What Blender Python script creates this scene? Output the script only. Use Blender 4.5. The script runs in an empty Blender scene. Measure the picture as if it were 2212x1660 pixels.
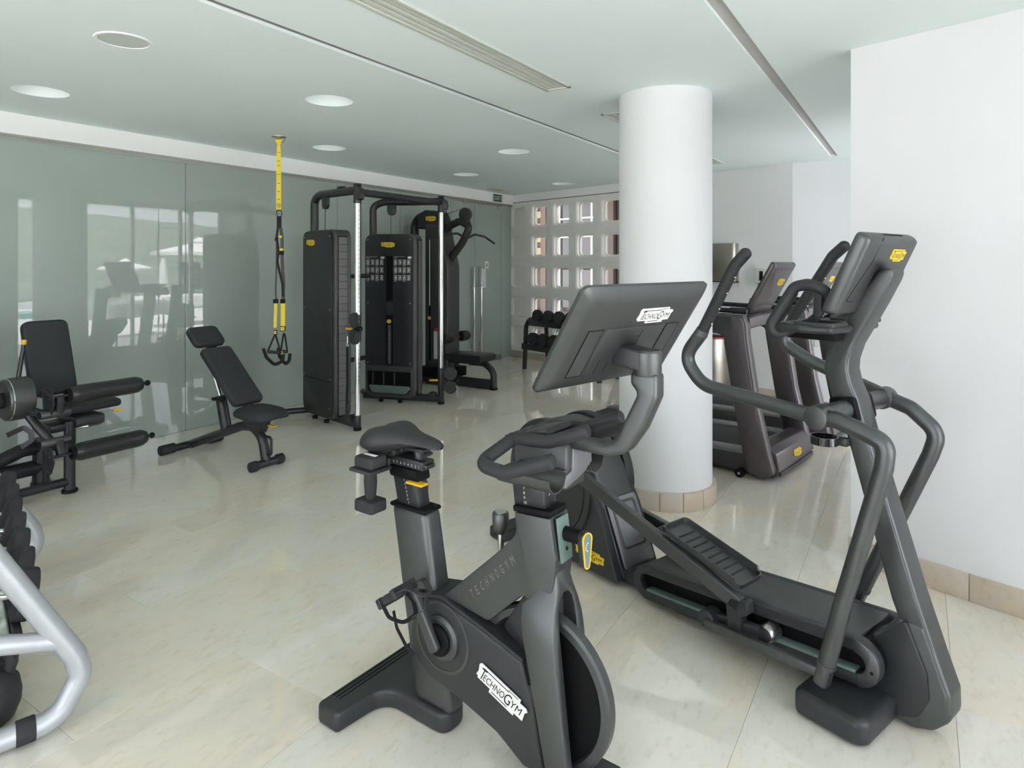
import bpy, bmesh, math, random
from mathutils import Vector, Matrix
random.seed(7)
PI = math.pi
scene = bpy.context.scene
C = scene.collection

# ------------------------------------------------------------------ camera
YAW = math.atan(874 / 1390)
cam_d = bpy.data.cameras.new('camera')
cam = bpy.data.objects.new('camera', cam_d); C.objects.link(cam)
cam.location = (0, 0, 1.55)
cam.rotation_euler = (PI / 2, 0, YAW)
cam_d.sensor_fit = 'HORIZONTAL'; cam_d.sensor_width = 36.0
cam_d.lens = 36.0 * 1390 / 2212
cam_d.shift_y = (567 - 830) / 2212
cam_d.clip_start = 0.05; cam_d.clip_end = 2000
scene.camera = cam

# ------------------------------------------------------------------ sky, sun, exposure
vs = scene.view_settings
vs.view_transform = 'Standard'; vs.look = 'None'; vs.gamma = 1.0; vs.use_curve_mapping = False
vs.exposure = 1.5
scene.cycles.max_bounces = 9; scene.cycles.diffuse_bounces = 6; scene.cycles.glossy_bounces = 4; scene.cycles.blur_glossy = 0.6; scene.cycles.sample_clamp_indirect = 8.0
world = bpy.data.worlds.new('sky'); scene.world = world; world.use_nodes = True
nt = world.node_tree; nt.nodes.clear()
w_out = nt.nodes.new('ShaderNodeOutputWorld'); w_bg = nt.nodes.new('ShaderNodeBackground')
w_tc = nt.nodes.new('ShaderNodeTexCoord'); w_sep = nt.nodes.new('ShaderNodeSeparateXYZ'); w_rmp = nt.nodes.new('ShaderNodeValToRGB')
nt.links.new(w_tc.outputs['Generated'], w_sep.inputs[0]); nt.links.new(w_sep.outputs['Z'], w_rmp.inputs['Fac'])
nt.links.new(w_rmp.outputs['Color'], w_bg.inputs['Color']); nt.links.new(w_bg.outputs[0], w_out.inputs['Surface'])
el = w_rmp.color_ramp.elements
el[0].position = 0.0; el[0].color = (0.94, 0.935, 1.0, 1)
el[1].position = 1.0; el[1].color = (0.74, 0.82, 1.0, 1)
w_bg.inputs['Strength'].default_value = 2.1
sun_d = bpy.data.lights.new('sun', 'SUN'); sun_d.energy = 11.0; sun_d.angle = 0.02; sun_d.color = (1.0, 0.98, 0.97)
sun = bpy.data.objects.new('sun', sun_d); C.objects.link(sun)
sun.rotation_euler = (math.radians(22), math.radians(-14), 0)   # high midday sun, hardly reaching in under the roof
def portal(loc, rot, sx, sy):                          # daylight entering through a window opening
    d = bpy.data.lights.new('daylight_portal', 'AREA'); d.shape = 'RECTANGLE'; d.size = sx; d.size_y = sy
    d.cycles.is_portal = True
    o = bpy.data.objects.new('daylight_portal', d); C.objects.link(o); o.location = loc; o.rotation_euler = rot
    return o

# ------------------------------------------------------------------ materials (all procedural)
MATS = {}
def lin(c): return tuple(((v / 255) / 12.92 if v / 255 <= .04045 else ((v / 255 + .055) / 1.055) ** 2.4) for v in c)
def P(name, col, rough=.5, metal=0.0, spec=.5, var=0.0, vscale=8.0, bump=0.0, bscale=200.0, coat=0.0, emit=None, estr=0.0, sheen=0.0):
    if name in MATS: return MATS[name]
    m = bpy.data.materials.new(name); m.use_nodes = True; n = m.node_tree; b = n.nodes['Principled BSDF']
    b.inputs['Roughness'].default_value = rough; b.inputs['Metallic'].default_value = metal
    b.inputs['Specular IOR Level'].default_value = spec; b.inputs['Coat Weight'].default_value = coat
    if sheen: b.inputs['Sheen Weight'].default_value = sheen
    b.inputs['Base Color'].default_value = (*col, 1)
    if emit: b.inputs['Emission Color'].default_value = (*emit, 1); b.inputs['Emission Strength'].default_value = estr
    if var or bump:
        tc = n.nodes.new('ShaderNodeTexCoord')
    if var:
        t = n.nodes.new('ShaderNodeTexNoise'); t.inputs['Scale'].default_value = vscale; t.inputs['Detail'].default_value = 5
        r = n.nodes.new('ShaderNodeValToRGB'); e = r.color_ramp.elements
        e[0].position = .3; e[1].position = .7
        e[0].color = (*[max(0, c * (1 - var)) for c in col], 1); e[1].color = (*[min(1, c * (1 + var)) for c in col], 1)
        n.links.new(tc.outputs['Object'], t.inputs['Vector']); n.links.new(t.outputs['Fac'], r.inputs['Fac']); n.links.new(r.outputs['Color'], b.inputs['Base Color'])
    if bump:
        t2 = n.nodes.new('ShaderNodeTexNoise'); t2.inputs['Scale'].default_value = bscale; t2.inputs['Detail'].default_value = 3
        bp = n.nodes.new('ShaderNodeBump'); bp.inputs['Strength'].default_value = bump; bp.inputs['Distance'].default_value = .002
        n.links.new(tc.outputs['Object'], t2.inputs['Vector']); n.links.new(t2.outputs['Fac'], bp.inputs['Height']); n.links.new(bp.outputs['Normal'], b.inputs['Normal'])
    MATS[name] = m; return m

P('wall_paint', (.80, .805, .82), .75, spec=.2, var=.015, vscale=1.5); P('plaster_lightened', (.90, .905, .91), .8, spec=.2, var=.012, vscale=1.5)  # plaster lightened in colour to stand in for missing light on the back wall
P('ceiling_paint', (.83, .915, .90), .8, spec=.2, var=.012, vscale=1.2)
P('column_paint', (.79, .80, .81), .55, spec=.3, var=.01, vscale=2)
P('fascia_paint', (.90, .90, .89), .7, spec=.2, var=.01, vscale=2)
P('block_concrete', (.86, .85, .81), .8, spec=.2, var=.03, vscale=6, bump=.05, bscale=120)
P('black_metal', lin((38, 40, 42)), .34, spec=.5, var=.05, vscale=30, bump=.03, bscale=400)
P('black_plastic', lin((44, 47, 48)), .42, spec=.5, var=.05, vscale=20, bump=.03, bscale=500)
P('soft_black', lin((40, 43, 44)), .52, spec=.45, var=.05, vscale=20, bump=.04, bscale=600)
P('cabinet_black', lin((36, 40, 41)), .40, spec=.5, var=.04, vscale=12, bump=.03, bscale=500)
P('cabinet_edge', lin((62, 61, 62)), .40, spec=.5, var=.04, vscale=12)
P('cabinet_tile', lin((92, 89, 91)), .38, spec=.5, var=.05, vscale=5)
P('void_black', lin((12, 12, 13)), .6, spec=.2)
P('graphite', lin((95, 98, 98)), .42, metal=.85, spec=.5, var=.04, vscale=10, bump=.02, bscale=500)
P('graphite_light', lin((140, 141, 144)), .45, metal=.7, spec=.5, var=.03, vscale=10, bump=.02, bscale=500)
P('bronze_grey', lin((102, 97, 98)), .38, metal=.85, spec=.5, var=.03, vscale=10)
P('bronze_dark', lin((60, 59, 61)), .42, spec=.5, var=.03, vscale=10)
P('rubber', lin((52, 53, 55)), .75, spec=.3, var=.05, vscale=30, bump=.06, bscale=300)
P('belt_rubber', lin((50, 50, 51)), .7, spec=.3, var=.05, vscale=40, bump=.08, bscale=500)
P('deck_grey', lin((112, 112, 112)), .55, spec=.4, var=.03, vscale=10)
P('upholstery', lin((50, 53, 55)), .62, spec=.3, var=.06, vscale=60, bump=.10, bscale=700)
P('vinyl', lin((34, 35, 36)), .33, spec=.5, var=.05, vscale=20, bump=.04, bscale=90)
P('chrome', (.78, .78, .77), .16, metal=1.0)
P('steel', (.56, .55, .53), .30, metal=1.0, var=.06, vscale=3)
P('brushed_steel', (.46, .43, .38), .34, metal=1.0, var=.12, vscale=4)
P('silver_paint', (.47, .49, .51), .38, metal=.35, spec=.5, var=.05, vscale=14, bump=.03, bscale=300)
P('white_plate', (.80, .80, .78), .45, spec=.4, var=.01)
P('white_plastic', (.75, .74, .70), .4, var=.02)
P('logo_yellow', lin((240, 205, 45)), .42, spec=.4, var=.02, vscale=30)
P('lever_yellow', lin((232, 182, 40)), .4, spec=.4, var=.03, vscale=40)
P('strap_yellow', lin((240, 212, 60)), .6, spec=.3, var=.04, vscale=90, bump=.08, bscale=500)
P('strap_black', lin((34, 34, 36)), .7, spec=.3, var=.05, vscale=90, bump=.08, bscale=500)
P('strap_grey', lin((80, 76, 76)), .7, spec=.3, var=.05, vscale=90)
P('ink_black', lin((25, 25, 24)), .6, spec=.2)
P('ink_white', (.82, .82, .80), .6, spec=.2)
P('ink_dim', lin((78, 80, 80)), .6, spec=.2)
P('panel_green', lin((104, 124, 118)), .35, spec=.5, var=.03, vscale=20)
P('dark_green', lin((22, 62, 44)), .5)
P('red_plastic', lin((190, 40, 45)), .4)
P('screen_glass', (.012, .012, .014), .06, spec=.6)
P('cast_iron', lin((42, 43, 44)), .55, spec=.5, var=.12, vscale=30, bump=.18, bscale=60)
P('light_diffuser', (.85, .88, .86), .5, emit=(1, .985, .95), estr=.30)
P('grille_paint', (.62, .65, .58), .5, var=.02)
P('speaker_mesh', (.60, .65, .62), .7, var=.03, vscale=60)
P('slot_grey', (.50, .49, .47), .6); P('slot_dark', (.20, .20, .19), .6)
P('rail_metal', (.45, .45, .42), .35, metal=.8)
P('paper', (.70, .76, .82), .6)
P('linen', (.80, .79, .78), .8, var=.02)
P('canvas', (.82, .80, .76), .85, var=.02)
P('terrace_stone', (.70, .67, .63), .8, var=.08, vscale=1.5)
P('courtyard_white', (.72, .69, .66), .8, var=.02)
P('wood_brown', lin((96, 84, 74)), .6, var=.10, vscale=2)
P('dark_glass', lin((56, 54, 50)), .15, spec=.6, var=.2, vscale=1.2)
P('slate', lin((66, 63, 62)), .6, var=.1, vscale=2)
P('sand_yellow', lin((158, 146, 112)), .7, var=.05)
P('window_frame', (.60, .62, .62), .4, metal=.3)

def marble(name, base, spread, seed, rough=.10, vein=1.0):
    if name in MATS: return MATS[name]
    m = bpy.data.materials.new(name); m.use_nodes = True; n = m.node_tree; b = n.nodes['Principled BSDF']
    g = n.nodes.new('ShaderNodeNewGeometry'); mp = n.nodes.new('ShaderNodeMapping')
    oi = n.nodes.new('ShaderNodeObjectInfo'); ml = n.nodes.new('ShaderNodeMath'); ml.operation = 'MULTIPLY'; ml.inputs[1].default_value = 37.0
    cb = n.nodes.new('ShaderNodeCombineXYZ'); ad = n.nodes.new('ShaderNodeVectorMath'); ad.operation = 'ADD'
    n.links.new(oi.outputs['Random'], ml.inputs[0]); n.links.new(ml.outputs[0], cb.inputs[2])
    n.links.new(g.outputs['Position'], ad.inputs[0]); n.links.new(cb.outputs[0], ad.inputs[1]); n.links.new(ad.outputs[0], mp.inputs['Vector'])
    mp.inputs['Location'].default_value = (seed, seed * 1.7, 0); mp.inputs['Scale'].default_value = (1.0, .42, 1); mp.inputs['Rotation'].default_value = (0, 0, .5)
    a = n.nodes.new('ShaderNodeTexNoise'); a.inputs['Scale'].default_value = 1.5; a.inputs['Detail'].default_value = 7; a.inputs['Roughness'].default_value = .58; a.inputs['Distortion'].default_value = .8
    c2 = n.nodes.new('ShaderNodeTexNoise'); c2.inputs['Scale'].default_value = 30; c2.inputs['Detail'].default_value = 6; c2.inputs['Roughness'].default_value = .7
    r = n.nodes.new('ShaderNodeValToRGB'); e = r.color_ramp.elements
    e[0].position = .30; e[1].position = .72
    e[0].color = (*[x * (1 - spread) for x in base], 1); e[1].color = (*[min(1, x * (1 + spread * .8)) for x in base], 1)
    k = e.new(.44); k.color = (base[0] * 1.02, base[1] * .985, base[2] * .93, 1)
    k = e.new(.56); k.color = (base[0] * .98, base[1] * 1.0, base[2] * 1.02, 1)
    mx = n.nodes.new('ShaderNodeMix'); mx.data_type = 'RGBA'; mx.blend_type = 'MULTIPLY'; mx.inputs[0].default_value = .35 * vein
    r2 = n.nodes.new('ShaderNodeValToRGB'); r2.color_ramp.elements[0].position = .30; r2.color_ramp.elements[0].color = (.72, .66, .58, 1); r2.color_ramp.elements[1].position = .48; r2.color_ramp.elements[1].color = (1, 1, 1, 1)
    n.links.new(mp.outputs[0], a.inputs['Vector']); n.links.new(mp.outputs[0], c2.inputs['Vector'])
    n.links.new(a.outputs['Fac'], r.inputs['Fac']); n.links.new(c2.outputs['Fac'], r2.inputs['Fac'])
    n.links.new(r.outputs['Color'], mx.inputs[6]); n.links.new(r2.outputs['Color'], mx.inputs[7]); n.links.new(mx.outputs[2], b.inputs['Base Color'])
    mr = n.nodes.new('ShaderNodeMapRange'); mr.inputs[3].default_value = rough * .7; mr.inputs[4].default_value = rough * 1.5
    n.links.new(a.outputs['Fac'], mr.inputs[0]); n.links.new(mr.outputs[0], b.inputs['Roughness'])
    b.inputs['Specular IOR Level'].default_value = .5; b.inputs['IOR'].default_value = 1.5 if rough > .1 else 1.85
    MATS[name] = m; return m
marble('floor_marble', (.79, .745, .65), .12, 3.0, .030)
marble('skirting_stone', (.60, .52, .43), .20, 11.0, .35)

def glass_film():                       # green-grey film-backed glass: solid colour behind a polished face
    m = bpy.data.materials.new('green_glass'); m.use_nodes = True; n = m.node_tree; b = n.nodes['Principled BSDF']
    b.inputs['Roughness'].default_value = .012; b.inputs['IOR'].default_value = 1.62; b.inputs['Specular IOR Level'].default_value = .5
    tc = n.nodes.new('ShaderNodeTexCoord'); t = n.nodes.new('ShaderNodeTexNoise'); t.inputs['Scale'].default_value = .8
    r = n.nodes.new('ShaderNodeValToRGB'); r.color_ramp.elements[0].color = (.36, .42, .385, 1); r.color_ramp.elements[1].color = (.39, .45, .415, 1)
    n.links.new(tc.outputs['Object'], t.inputs['Vector']); n.links.new(t.outputs['Fac'], r.inputs['Fac']); n.links.new(r.outputs['Color'], b.inputs['Base Color'])
    MATS['green_glass'] = m
glass_film()
def clear_pane():                       # thin clear window glass: lets light through, mirrors by Fresnel
    m = bpy.data.materials.new('window_glass'); m.use_nodes = True; n = m.node_tree; n.nodes.clear()
    o = n.nodes.new('ShaderNodeOutputMaterial'); mx = n.nodes.new('ShaderNodeMixShader'); tr = n.nodes.new('ShaderNodeBsdfTransparent'); gl = n.nodes.new('ShaderNodeBsdfGlossy'); f = n.nodes.new('ShaderNodeFresnel')
    tr.inputs['Color'].default_value = (.965, .965, .97, 1); gl.inputs['Roughness'].default_value = 0; f.inputs['IOR'].default_value = 1.35
    n.links.new(f.outputs[0], mx.inputs[0]); n.links.new(tr.outputs[0], mx.inputs[1]); n.links.new(gl.outputs[0], mx.inputs[2]); n.links.new(mx.outputs[0], o.inputs['Surface'])
    MATS['window_glass'] = m
clear_pane()
def dotted():                           # perforated grille: rows of small dark holes printed on a flat panel
    m = bpy.data.materials.new('perforated'); m.use_nodes = True; n = m.node_tree; b = n.nodes['Principled BSDF']; b.inputs['Roughness'].default_value = .5
    tc = n.nodes.new('ShaderNodeTexCoord'); mp = n.nodes.new('ShaderNodeVectorMath'); mp.operation = 'SCALE'; mp.inputs['Scale'].default_value = 1 / .0066
    fr = n.nodes.new('ShaderNodeVectorMath'); fr.operation = 'FRACTION'; sb = n.nodes.new('ShaderNodeVectorMath'); sb.operation = 'SUBTRACT'; sb.inputs[1].default_value = (.5, .5, .5)
    mu = n.nodes.new('ShaderNodeVectorMath'); mu.operation = 'MULTIPLY'; mu.inputs[1].default_value = (1, 1, 0)
    ln = n.nodes.new('ShaderNodeVectorMath'); ln.operation = 'LENGTH'; gt = n.nodes.new('ShaderNodeMath'); gt.operation = 'GREATER_THAN'; gt.inputs[1].default_value = .28
    mx = n.nodes.new('ShaderNodeMix'); mx.data_type = 'RGBA'; mx.inputs[6].default_value = (.008, .008, .009, 1); mx.inputs[7].default_value = (*lin((66, 70, 70)), 1)
    for a, c in ((tc.outputs['Object'], mp.inputs[0]), (mp.outputs[0], fr.inputs[0]), (fr.outputs[0], sb.inputs[0]), (sb.outputs[0], mu.inputs[0]), (mu.outputs[0], ln.inputs[0]), (ln.outputs['Value'], gt.inputs[0]), (gt.outputs[0], mx.inputs[0]), (mx.outputs[2], b.inputs['Base Color'])): n.links.new(a, c)
    MATS['perforated'] = m
dotted()
def hillmat():
    m = bpy.data.materials.new('hill_scrub'); m.use_nodes = True; n = m.node_tree; b = n.nodes['Principled BSDF']; b.inputs['Roughness'].default_value = .95
    tc = n.nodes.new('ShaderNodeTexCoord'); t = n.nodes.new('ShaderNodeTexNoise'); t.inputs['Scale'].default_value = .35; t.inputs['Detail'].default_value = 9; t.inputs['Roughness'].default_value = .75
    r = n.nodes.new('ShaderNodeValToRGB'); r.color_ramp.elements[0].position = .40; r.color_ramp.elements[0].color = (.075, .105, .075, 1); r.color_ramp.elements[1].position = .62; r.color_ramp.elements[1].color = (.21, .21, .155, 1)
    n.links.new(tc.outputs['Object'], t.inputs['Vector']); n.links.new(t.outputs['Fac'], r.inputs['Fac']); n.links.new(r.outputs['Color'], b.inputs['Base Color'])
    MATS['hill_scrub'] = m
hillmat()
P('pool_water', (.12, .42, .42), .06, spec=.6, var=.1, vscale=.6)

# ------------------------------------------------------------------ mesh builder
def V(*a): return Vector(a)
def fillet(pts, r, n=5, closed=True):
    """round the corners of a 2-D/3-D polyline; r is one radius or a list"""
    pts = [Vector(p) for p in pts]; out = []; N = len(pts)
    for i, p in enumerate(pts):
        rr = r[i] if isinstance(r, (list, tuple)) else r
        if rr <= 0 or (not closed and i in (0, N - 1)): out.append(p); continue
        a = pts[i - 1] - p; b = pts[(i + 1) % N] - p
        la, lb = a.length, b.length; a = a / la; b = b / lb
        ang = a.angle(b)
        if ang > PI - .03: out.append(p); continue
        t = min(rr / math.tan(ang / 2), la * .48, lb * .48)
        q0, q1 = p + a * t, p + b * t
        for k in range(n + 1):
            s = k / n; out.append(q0 * (1 - s) ** 2 + p * (2 * s * (1 - s)) + q1 * s ** 2)
    return out
def arc(cx, cy, r, a0, a1, n=16, ry=None):
    ry = r if ry is None else ry
    return [(cx + r * math.cos(math.radians(a0 + (a1 - a0) * k / n)), cy + ry * math.sin(math.radians(a0 + (a1 - a0) * k / n))) for k in range(n + 1)]
def capsule(p0, p1, r, n=10):
    a = math.degrees(math.atan2(p1[1] - p0[1], p1[0] - p0[0]))
    return arc(p1[0], p1[1], r, a - 90, a + 90, n) + arc(p0[0], p0[1], r, a + 90, a + 270, n)
class MB:
    def __init__(s): s.v = []; s.f = []; s.M = None
    def add(s, vs_, fs):
        k = len(s.v)
        s.v += [tuple(s.M @ Vector(p)) if s.M else tuple(p) for p in vs_]
        s.f += [tuple(i + k for i in f) for f in fs]; return s
    def box(s, c, d, R=None):
        c = Vector(c); h = Vector(d) / 2; vs_ = []
        for x in (-1, 1):
            for y in (-1, 1):
                for z in (-1, 1):
                    p = Vector((x * h.x, y * h.y, z * h.z)); vs_.append(c + (R @ p if R else p))
        return s.add(vs_, [(0, 1, 3, 2), (4, 6, 7, 5), (0, 4, 5, 1), (2, 3, 7, 6), (0, 2, 6, 4), (1, 5, 7, 3)])
    def bx(s, x0, x1, y0, y1, z0, z1): return s.box(((x0 + x1) / 2, (y0 + y1) / 2, (z0 + z1) / 2), (abs(x1 - x0), abs(y1 - y0), abs(z1 - z0)))
    def ring_loft(s, rings, cap0=True, cap1=True, closed=False):
        n = len(rings[0]); vs_ = [p for r in rings for p in r]; fs = []
        m = len(rings)
        for i in range(m if closed else m - 1):
            j = (i + 1) % m
            for k in range(n): fs.append((i * n + k, i * n + (k + 1) % n, j * n + (k + 1) % n, j * n + k))
        if not closed:
            if cap0: fs.append(tuple(range(n))[::-1])
            if cap1: fs.append(tuple((m - 1) * n + k for k in range(n)))
        return s.add(vs_, fs)
    def cyl(s, p0, p1, r0, r1=None, n=20):
        r1 = r0 if r1 is None else r1
        p0, p1 = Vector(p0), Vector(p1); d = (p1 - p0).normalized(); u = d.orthogonal().normalized(); w = d.cross(u)
        return s.ring_loft([[p + (u * math.cos(2 * PI * k / n) + w * math.sin(2 * PI * k / n)) * r for k in range(n)] for p, r in ((p0, r0), (p1, r1))])
    def lathe(s, prof, o=(0, 0, 0), ax='z', n=28):
        """prof: (radius, along-axis) pairs from one end to the other; radius 0 closes the end"""
        o = Vector(o); rings = []
        for r, h in prof:
            ring = []
            for k in range(n):
                c_, s_ = r * math.cos(2 * PI * k / n), r * math.sin(2 * PI * k / n)
                ring.append(o + {'z': Vector((c_, s_, h)), 'x': Vector((h, c_, s_)), 'y': Vector((s_, h, c_))}[ax])
            rings.append(ring)
        return s.ring_loft(rings, prof[0][0] > 1e-6, prof[-1][0] > 1e-6)
    def ringlathe(s, prof, o=(0, 0, 0), ax='z', n=36):
        o = Vector(o); rings = []
        for k in range(n):
            a = 2 * PI * k / n; ring = []
            for r, h in prof:
                c_, s_ = r * math.cos(a), r * math.sin(a)
                ring.append(o + {'z': Vector((c_, s_, h)), 'x': Vector((h, c_, s_)), 'y': Vector((s_, h, c_))}[ax])
            rings.append(ring)
        return s.ring_loft(rings, closed=True)
    def tube(s, pts, r, n=12, fil=0.0, fn=6, closed=False, sec=None, up=None, r_end=None):
        """round (or sec=(w,h) rectangular, rounded) tube along a path"""
        pts = [Vector(p) for p in pts]
        if fil: pts = fillet(pts, fil, fn, closed)
        m = len(pts); rings = []; u = None
        for i in range(m):
            if closed: d = (pts[(i + 1) % m] - pts[i - 1]).normalized()
            else: d = (pts[min(i + 1, m - 1)] - pts[max(i - 1, 0)]).normalized()
            if u is None: u = (Vector(up) if up else d.orthogonal())
            u = (u - d * u.dot(d)).normalized(); w = d.cross(u)
            if sec:
                a, b = sec[0] / 2, sec[1] / 2; q = min(a, b) * (sec[2] if len(sec) > 2 else .35)
                cs = fillet([(a, b), (-a, b), (-a, -b), (a, -b)], q, 3)
                rings.append([pts[i] + w * c.x + u * c.y for c in cs])
            else:
                rr = r if r_end is None else r + (r_end - r) * i / (m - 1)
                rings.append([pts[i] + (u * math.cos(2 * PI * k / n) + w * math.sin(2 * PI * k / n)) * rr for k in range(n)])
        return s.ring_loft(rings, closed=closed)
    def prism(s, poly, ax, a, b):
        m = {'y': lambda p, t: (p[0], t, p[1]), 'x': lambda p, t: (t, p[0], p[1]), 'z': lambda p, t: (p[0], p[1], t)}[ax]
        return s.ring_loft([[m(p, a) for p in poly], [m(p, b) for p in poly]])
    def ringprism(s, outer, inner, ax, a, b):
        m = {'y': lambda p, t: (p[0], t, p[1]), 'x': lambda p, t: (t, p[0], p[1]), 'z': lambda p, t: (p[0], p[1], t)}[ax]
        n = len(outer); L = [[m(p, a) for p in outer], [m(p, b) for p in outer], [m(p, b) for p in inner], [m(p, a) for p in inner]]
        return s.ring_loft(L, closed=True)
    def sphere(s, c, r, sc=(1, 1, 1), n=20, m=12):
        c = Vector(c); rings = []
        for j in range(1, m):
            t = PI * j / m; rings.append([c + Vector((r * sc[0] * math.sin(t) * math.cos(2 * PI * k / n), r * sc[1] * math.sin(t) * math.sin(2 * PI * k / n), -r * sc[2] * math.cos(t))) for k in range(n)])
        return s.ring_loft(rings)
    def mesh(s, name, bevel=0, seg=2, ang=38, smooth=32):
        me = bpy.data.meshes.new(name); me.from_pydata(s.v, [], s.f)
        bm = bmesh.new(); bm.from_mesh(me); bmesh.ops.recalc_face_normals(bm, faces=bm.faces[:])
        if bevel:
            es = [e for e in bm.edges if len(e.link_faces) == 2 and e.calc_face_angle(0) > math.radians(ang)]
            if es: bmesh.ops.bevel(bm, geom=es, offset=bevel, segments=seg, affect='EDGES', clamp_overlap=True, profile=.5)
        bm.to_mesh(me); bm.free()
        me.shade_smooth(); me.set_sharp_from_angle(angle=math.radians(smooth))
        return me
    def build(s, name, mat, parent=None, bevel=0, seg=2, ang=38, smooth=32):
        o = bpy.data.objects.new(name, s.mesh(name, bevel, seg, ang, smooth)); o.data.materials.append(MATS[mat])
        C.objects.link(o)
        if parent: o.parent = parent
        return o
def thing(name, label, cat, loc=(0, 0, 0), deg=0, group=None):
    o = bpy.data.objects.new(name, None); C.objects.link(o); o.empty_display_size = .1
    o.location = loc; o.rotation_euler = (0, 0, math.radians(deg)); tag(o, label, cat, group); return o
def tag(o, label, cat, group=None):
    o['label'] = label; o['category'] = cat
    if group: o['group'] = group
    return o
def struct(o, label=None):
    o['kind'] = 'structure'
    if label: o['label'] = label
    return o
def copy_tree(o, parent=None):
    c = o.copy(); C.objects.link(c); c.parent = parent
    for ch in list(o.children): copy_tree(ch, c)
    return c
def obj(name, me, mat, parent, M=None):
    o = bpy.data.objects.new(name, me)
    if not me.materials: me.materials.append(MATS[mat])
    C.objects.link(o); o.parent = parent
    if M is not None: o.matrix_local = M
    return o
def frame(o, ux, uy):
    ux, uy = Vector(ux).normalized(), Vector(uy); uy = (uy - ux * uy.dot(ux)).normalized(); n = ux.cross(uy)
    return Matrix(((ux.x, uy.x, n.x, o[0]), (ux.y, uy.y, n.y, o[1]), (ux.z, uy.z, n.z, o[2]), (0, 0, 0, 1)))

# ------------------------------------------------------------------ lettering
_T = {}
def glyphs(txt):
    """outline of a word as flat vertices/faces scaled into a unit box"""
    if txt in _T: return _T[txt]
    cu = bpy.data.curves.new('lettering', 'FONT'); cu.body = txt; cu.resolution_u = 3
    o = bpy.data.objects.new('lettering', cu); me = bpy.data.meshes.new_from_object(o)
    vs_ = [v.co.copy() for v in me.vertices]; fs = [tuple(p.vertices) for p in me.polygons]
    x0, x1 = min(v.x for v in vs_), max(v.x for v in vs_); y0, y1 = min(v.y for v in vs_), max(v.y for v in vs_)
    vs_ = [((v.x - x0) / (x1 - x0), (v.y - y0) / (y1 - y0)) for v in vs_]
    bpy.data.objects.remove(o); bpy.data.curves.remove(cu); bpy.data.meshes.remove(me)
    _T[txt] = (vs_, fs, (x1 - x0) / (y1 - y0)); return _T[txt]
def put_text(mb, txt, x0, x1, y0, y1, z=0.0, skew=0.0):
    vs_, fs, _ = glyphs(txt)
    mb.add([(x0 + (x1 - x0) * u + skew * v * (y1 - y0), y0 + (y1 - y0) * v, z) for u, v in vs_], fs)
def flat_rect(mb, x0, x1, y0, y1, z=0.0): mb.add([(x0, y0, z), (x1, y0, z), (x1, y1, z), (x0, y1, z)], [(0, 1, 2, 3)])
_pl = MB().prism([(0, .10), (.035, .10), (.035, .065), (.30, .065), (.30, 0), (.80, 0), (.80, .05), (.965, .05), (.965, .20), (1.0, .25), (.965, .285), (.84, .285), (.84, .345), (.03, .345), (0, .30), (.02, .20)], 'z', 0, .012)
_lt = MB()
put_text(_lt, 'T', .05, .155, .09, .30, .0135, .12); flat_rect(_lt, .10, .62, .292, .308, .0135)
put_text(_lt, 'ECHNO', .135, .56, .10, .225, .0135, .12)
put_text(_lt, 'G', .565, .685, .075, .27, .0135, .12); put_text(_lt, 'YM', .69, .90, .10, .225, .0135, .12)
flat_rect(_lt, .34, .66, .035, .05, .0135); flat_rect(_lt, .60, .80, .315, .327, .0135)
LOGO_PLATE = {}
LOGO_INK = _lt.mesh('lettering'); LOGO_INK.materials.append(MATS['ink_black'])
def logo(parent, o, ux, uy, w, mat='logo_yellow', sy=1.0):
    """maker's badge: stepped plate with its lettering; o = lower-left corner, ux/uy = reading directions"""
    if mat not in LOGO_PLATE: LOGO_PLATE[mat] = _pl.mesh('badge'); LOGO_PLATE[mat].materials.append(MATS[mat])
    M = frame(o, ux, uy) @ Matrix.Diagonal((w, w * sy, .25, 1))
    p = obj('badge', LOGO_PLATE[mat], mat, parent, M)
    obj('lettering', LOGO_INK, 'ink_black', p)
    return p
def text_part(parent, name, txt, o, ux, uy, h, mat, skew=0.0):
    mb = MB(); a = glyphs(txt)[2]; put_text(mb, txt, 0, h * a, 0, h, 0, skew)
    return obj(name, mb.mesh(name), mat, parent, frame(o, ux, uy))
def rotY(a): return Matrix.Rotation(math.radians(a), 3, 'Y')
def rotZ(a): return Matrix.Rotation(math.radians(a), 3, 'Z')

# ================================================================== THE ROOM
CZ = 2.655                                   # ceiling height
GX = -5.69                                   # face of the glass wall
FWA = math.radians(-16.1)                    # the far wall runs at a slight angle
FW0 = Vector((GX, 9.03, 0)); FWD = Vector((math.cos(FWA), math.sin(FWA), 0)); FWN = Vector((-math.sin(FWA), math.cos(FWA), 0))
def farw(s, d, z): p = FW0 + FWD * s + FWN * d; return (p.x, p.y, z)

# floor of long marble slabs laid in running bond
floor = struct(MB().prism([(-6.0, -4.2), (2.45, -4.2), (2.45, 8.3), (-1.1, 8.0), (-6.0, 9.4)], 'z', -.08, -.0195).build('floor', 'slot_grey'))
tile_me = MB().bx(-.3020, .3020, -.5695, .5695, -.02, 0).mesh('floor_tile', bevel=.0007, seg=1); tile_me.materials.append(MATS['floor_marble'])
for k in range(-6, 9):
    xc = -2.307 + .605 * k + .3025
    if xc < -5.9 or xc > 2.6: continue
    y0 = 1.575 if k % 2 == 0 else 1.01
    for n in range(-5, 8):
        yc = y0 + 1.14 * n + .57
        if yc < -4.4 or yc > 9.6 - (xc + 5.69) * .29 + .3: continue
        t = bpy.data.objects.new('floor_tile', tile_me); C.objects.link(t); t.parent = floor; t.location = (xc, yc, 0)
        if (n + k) % 2: t.rotation_euler = (0, 0, PI)

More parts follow.
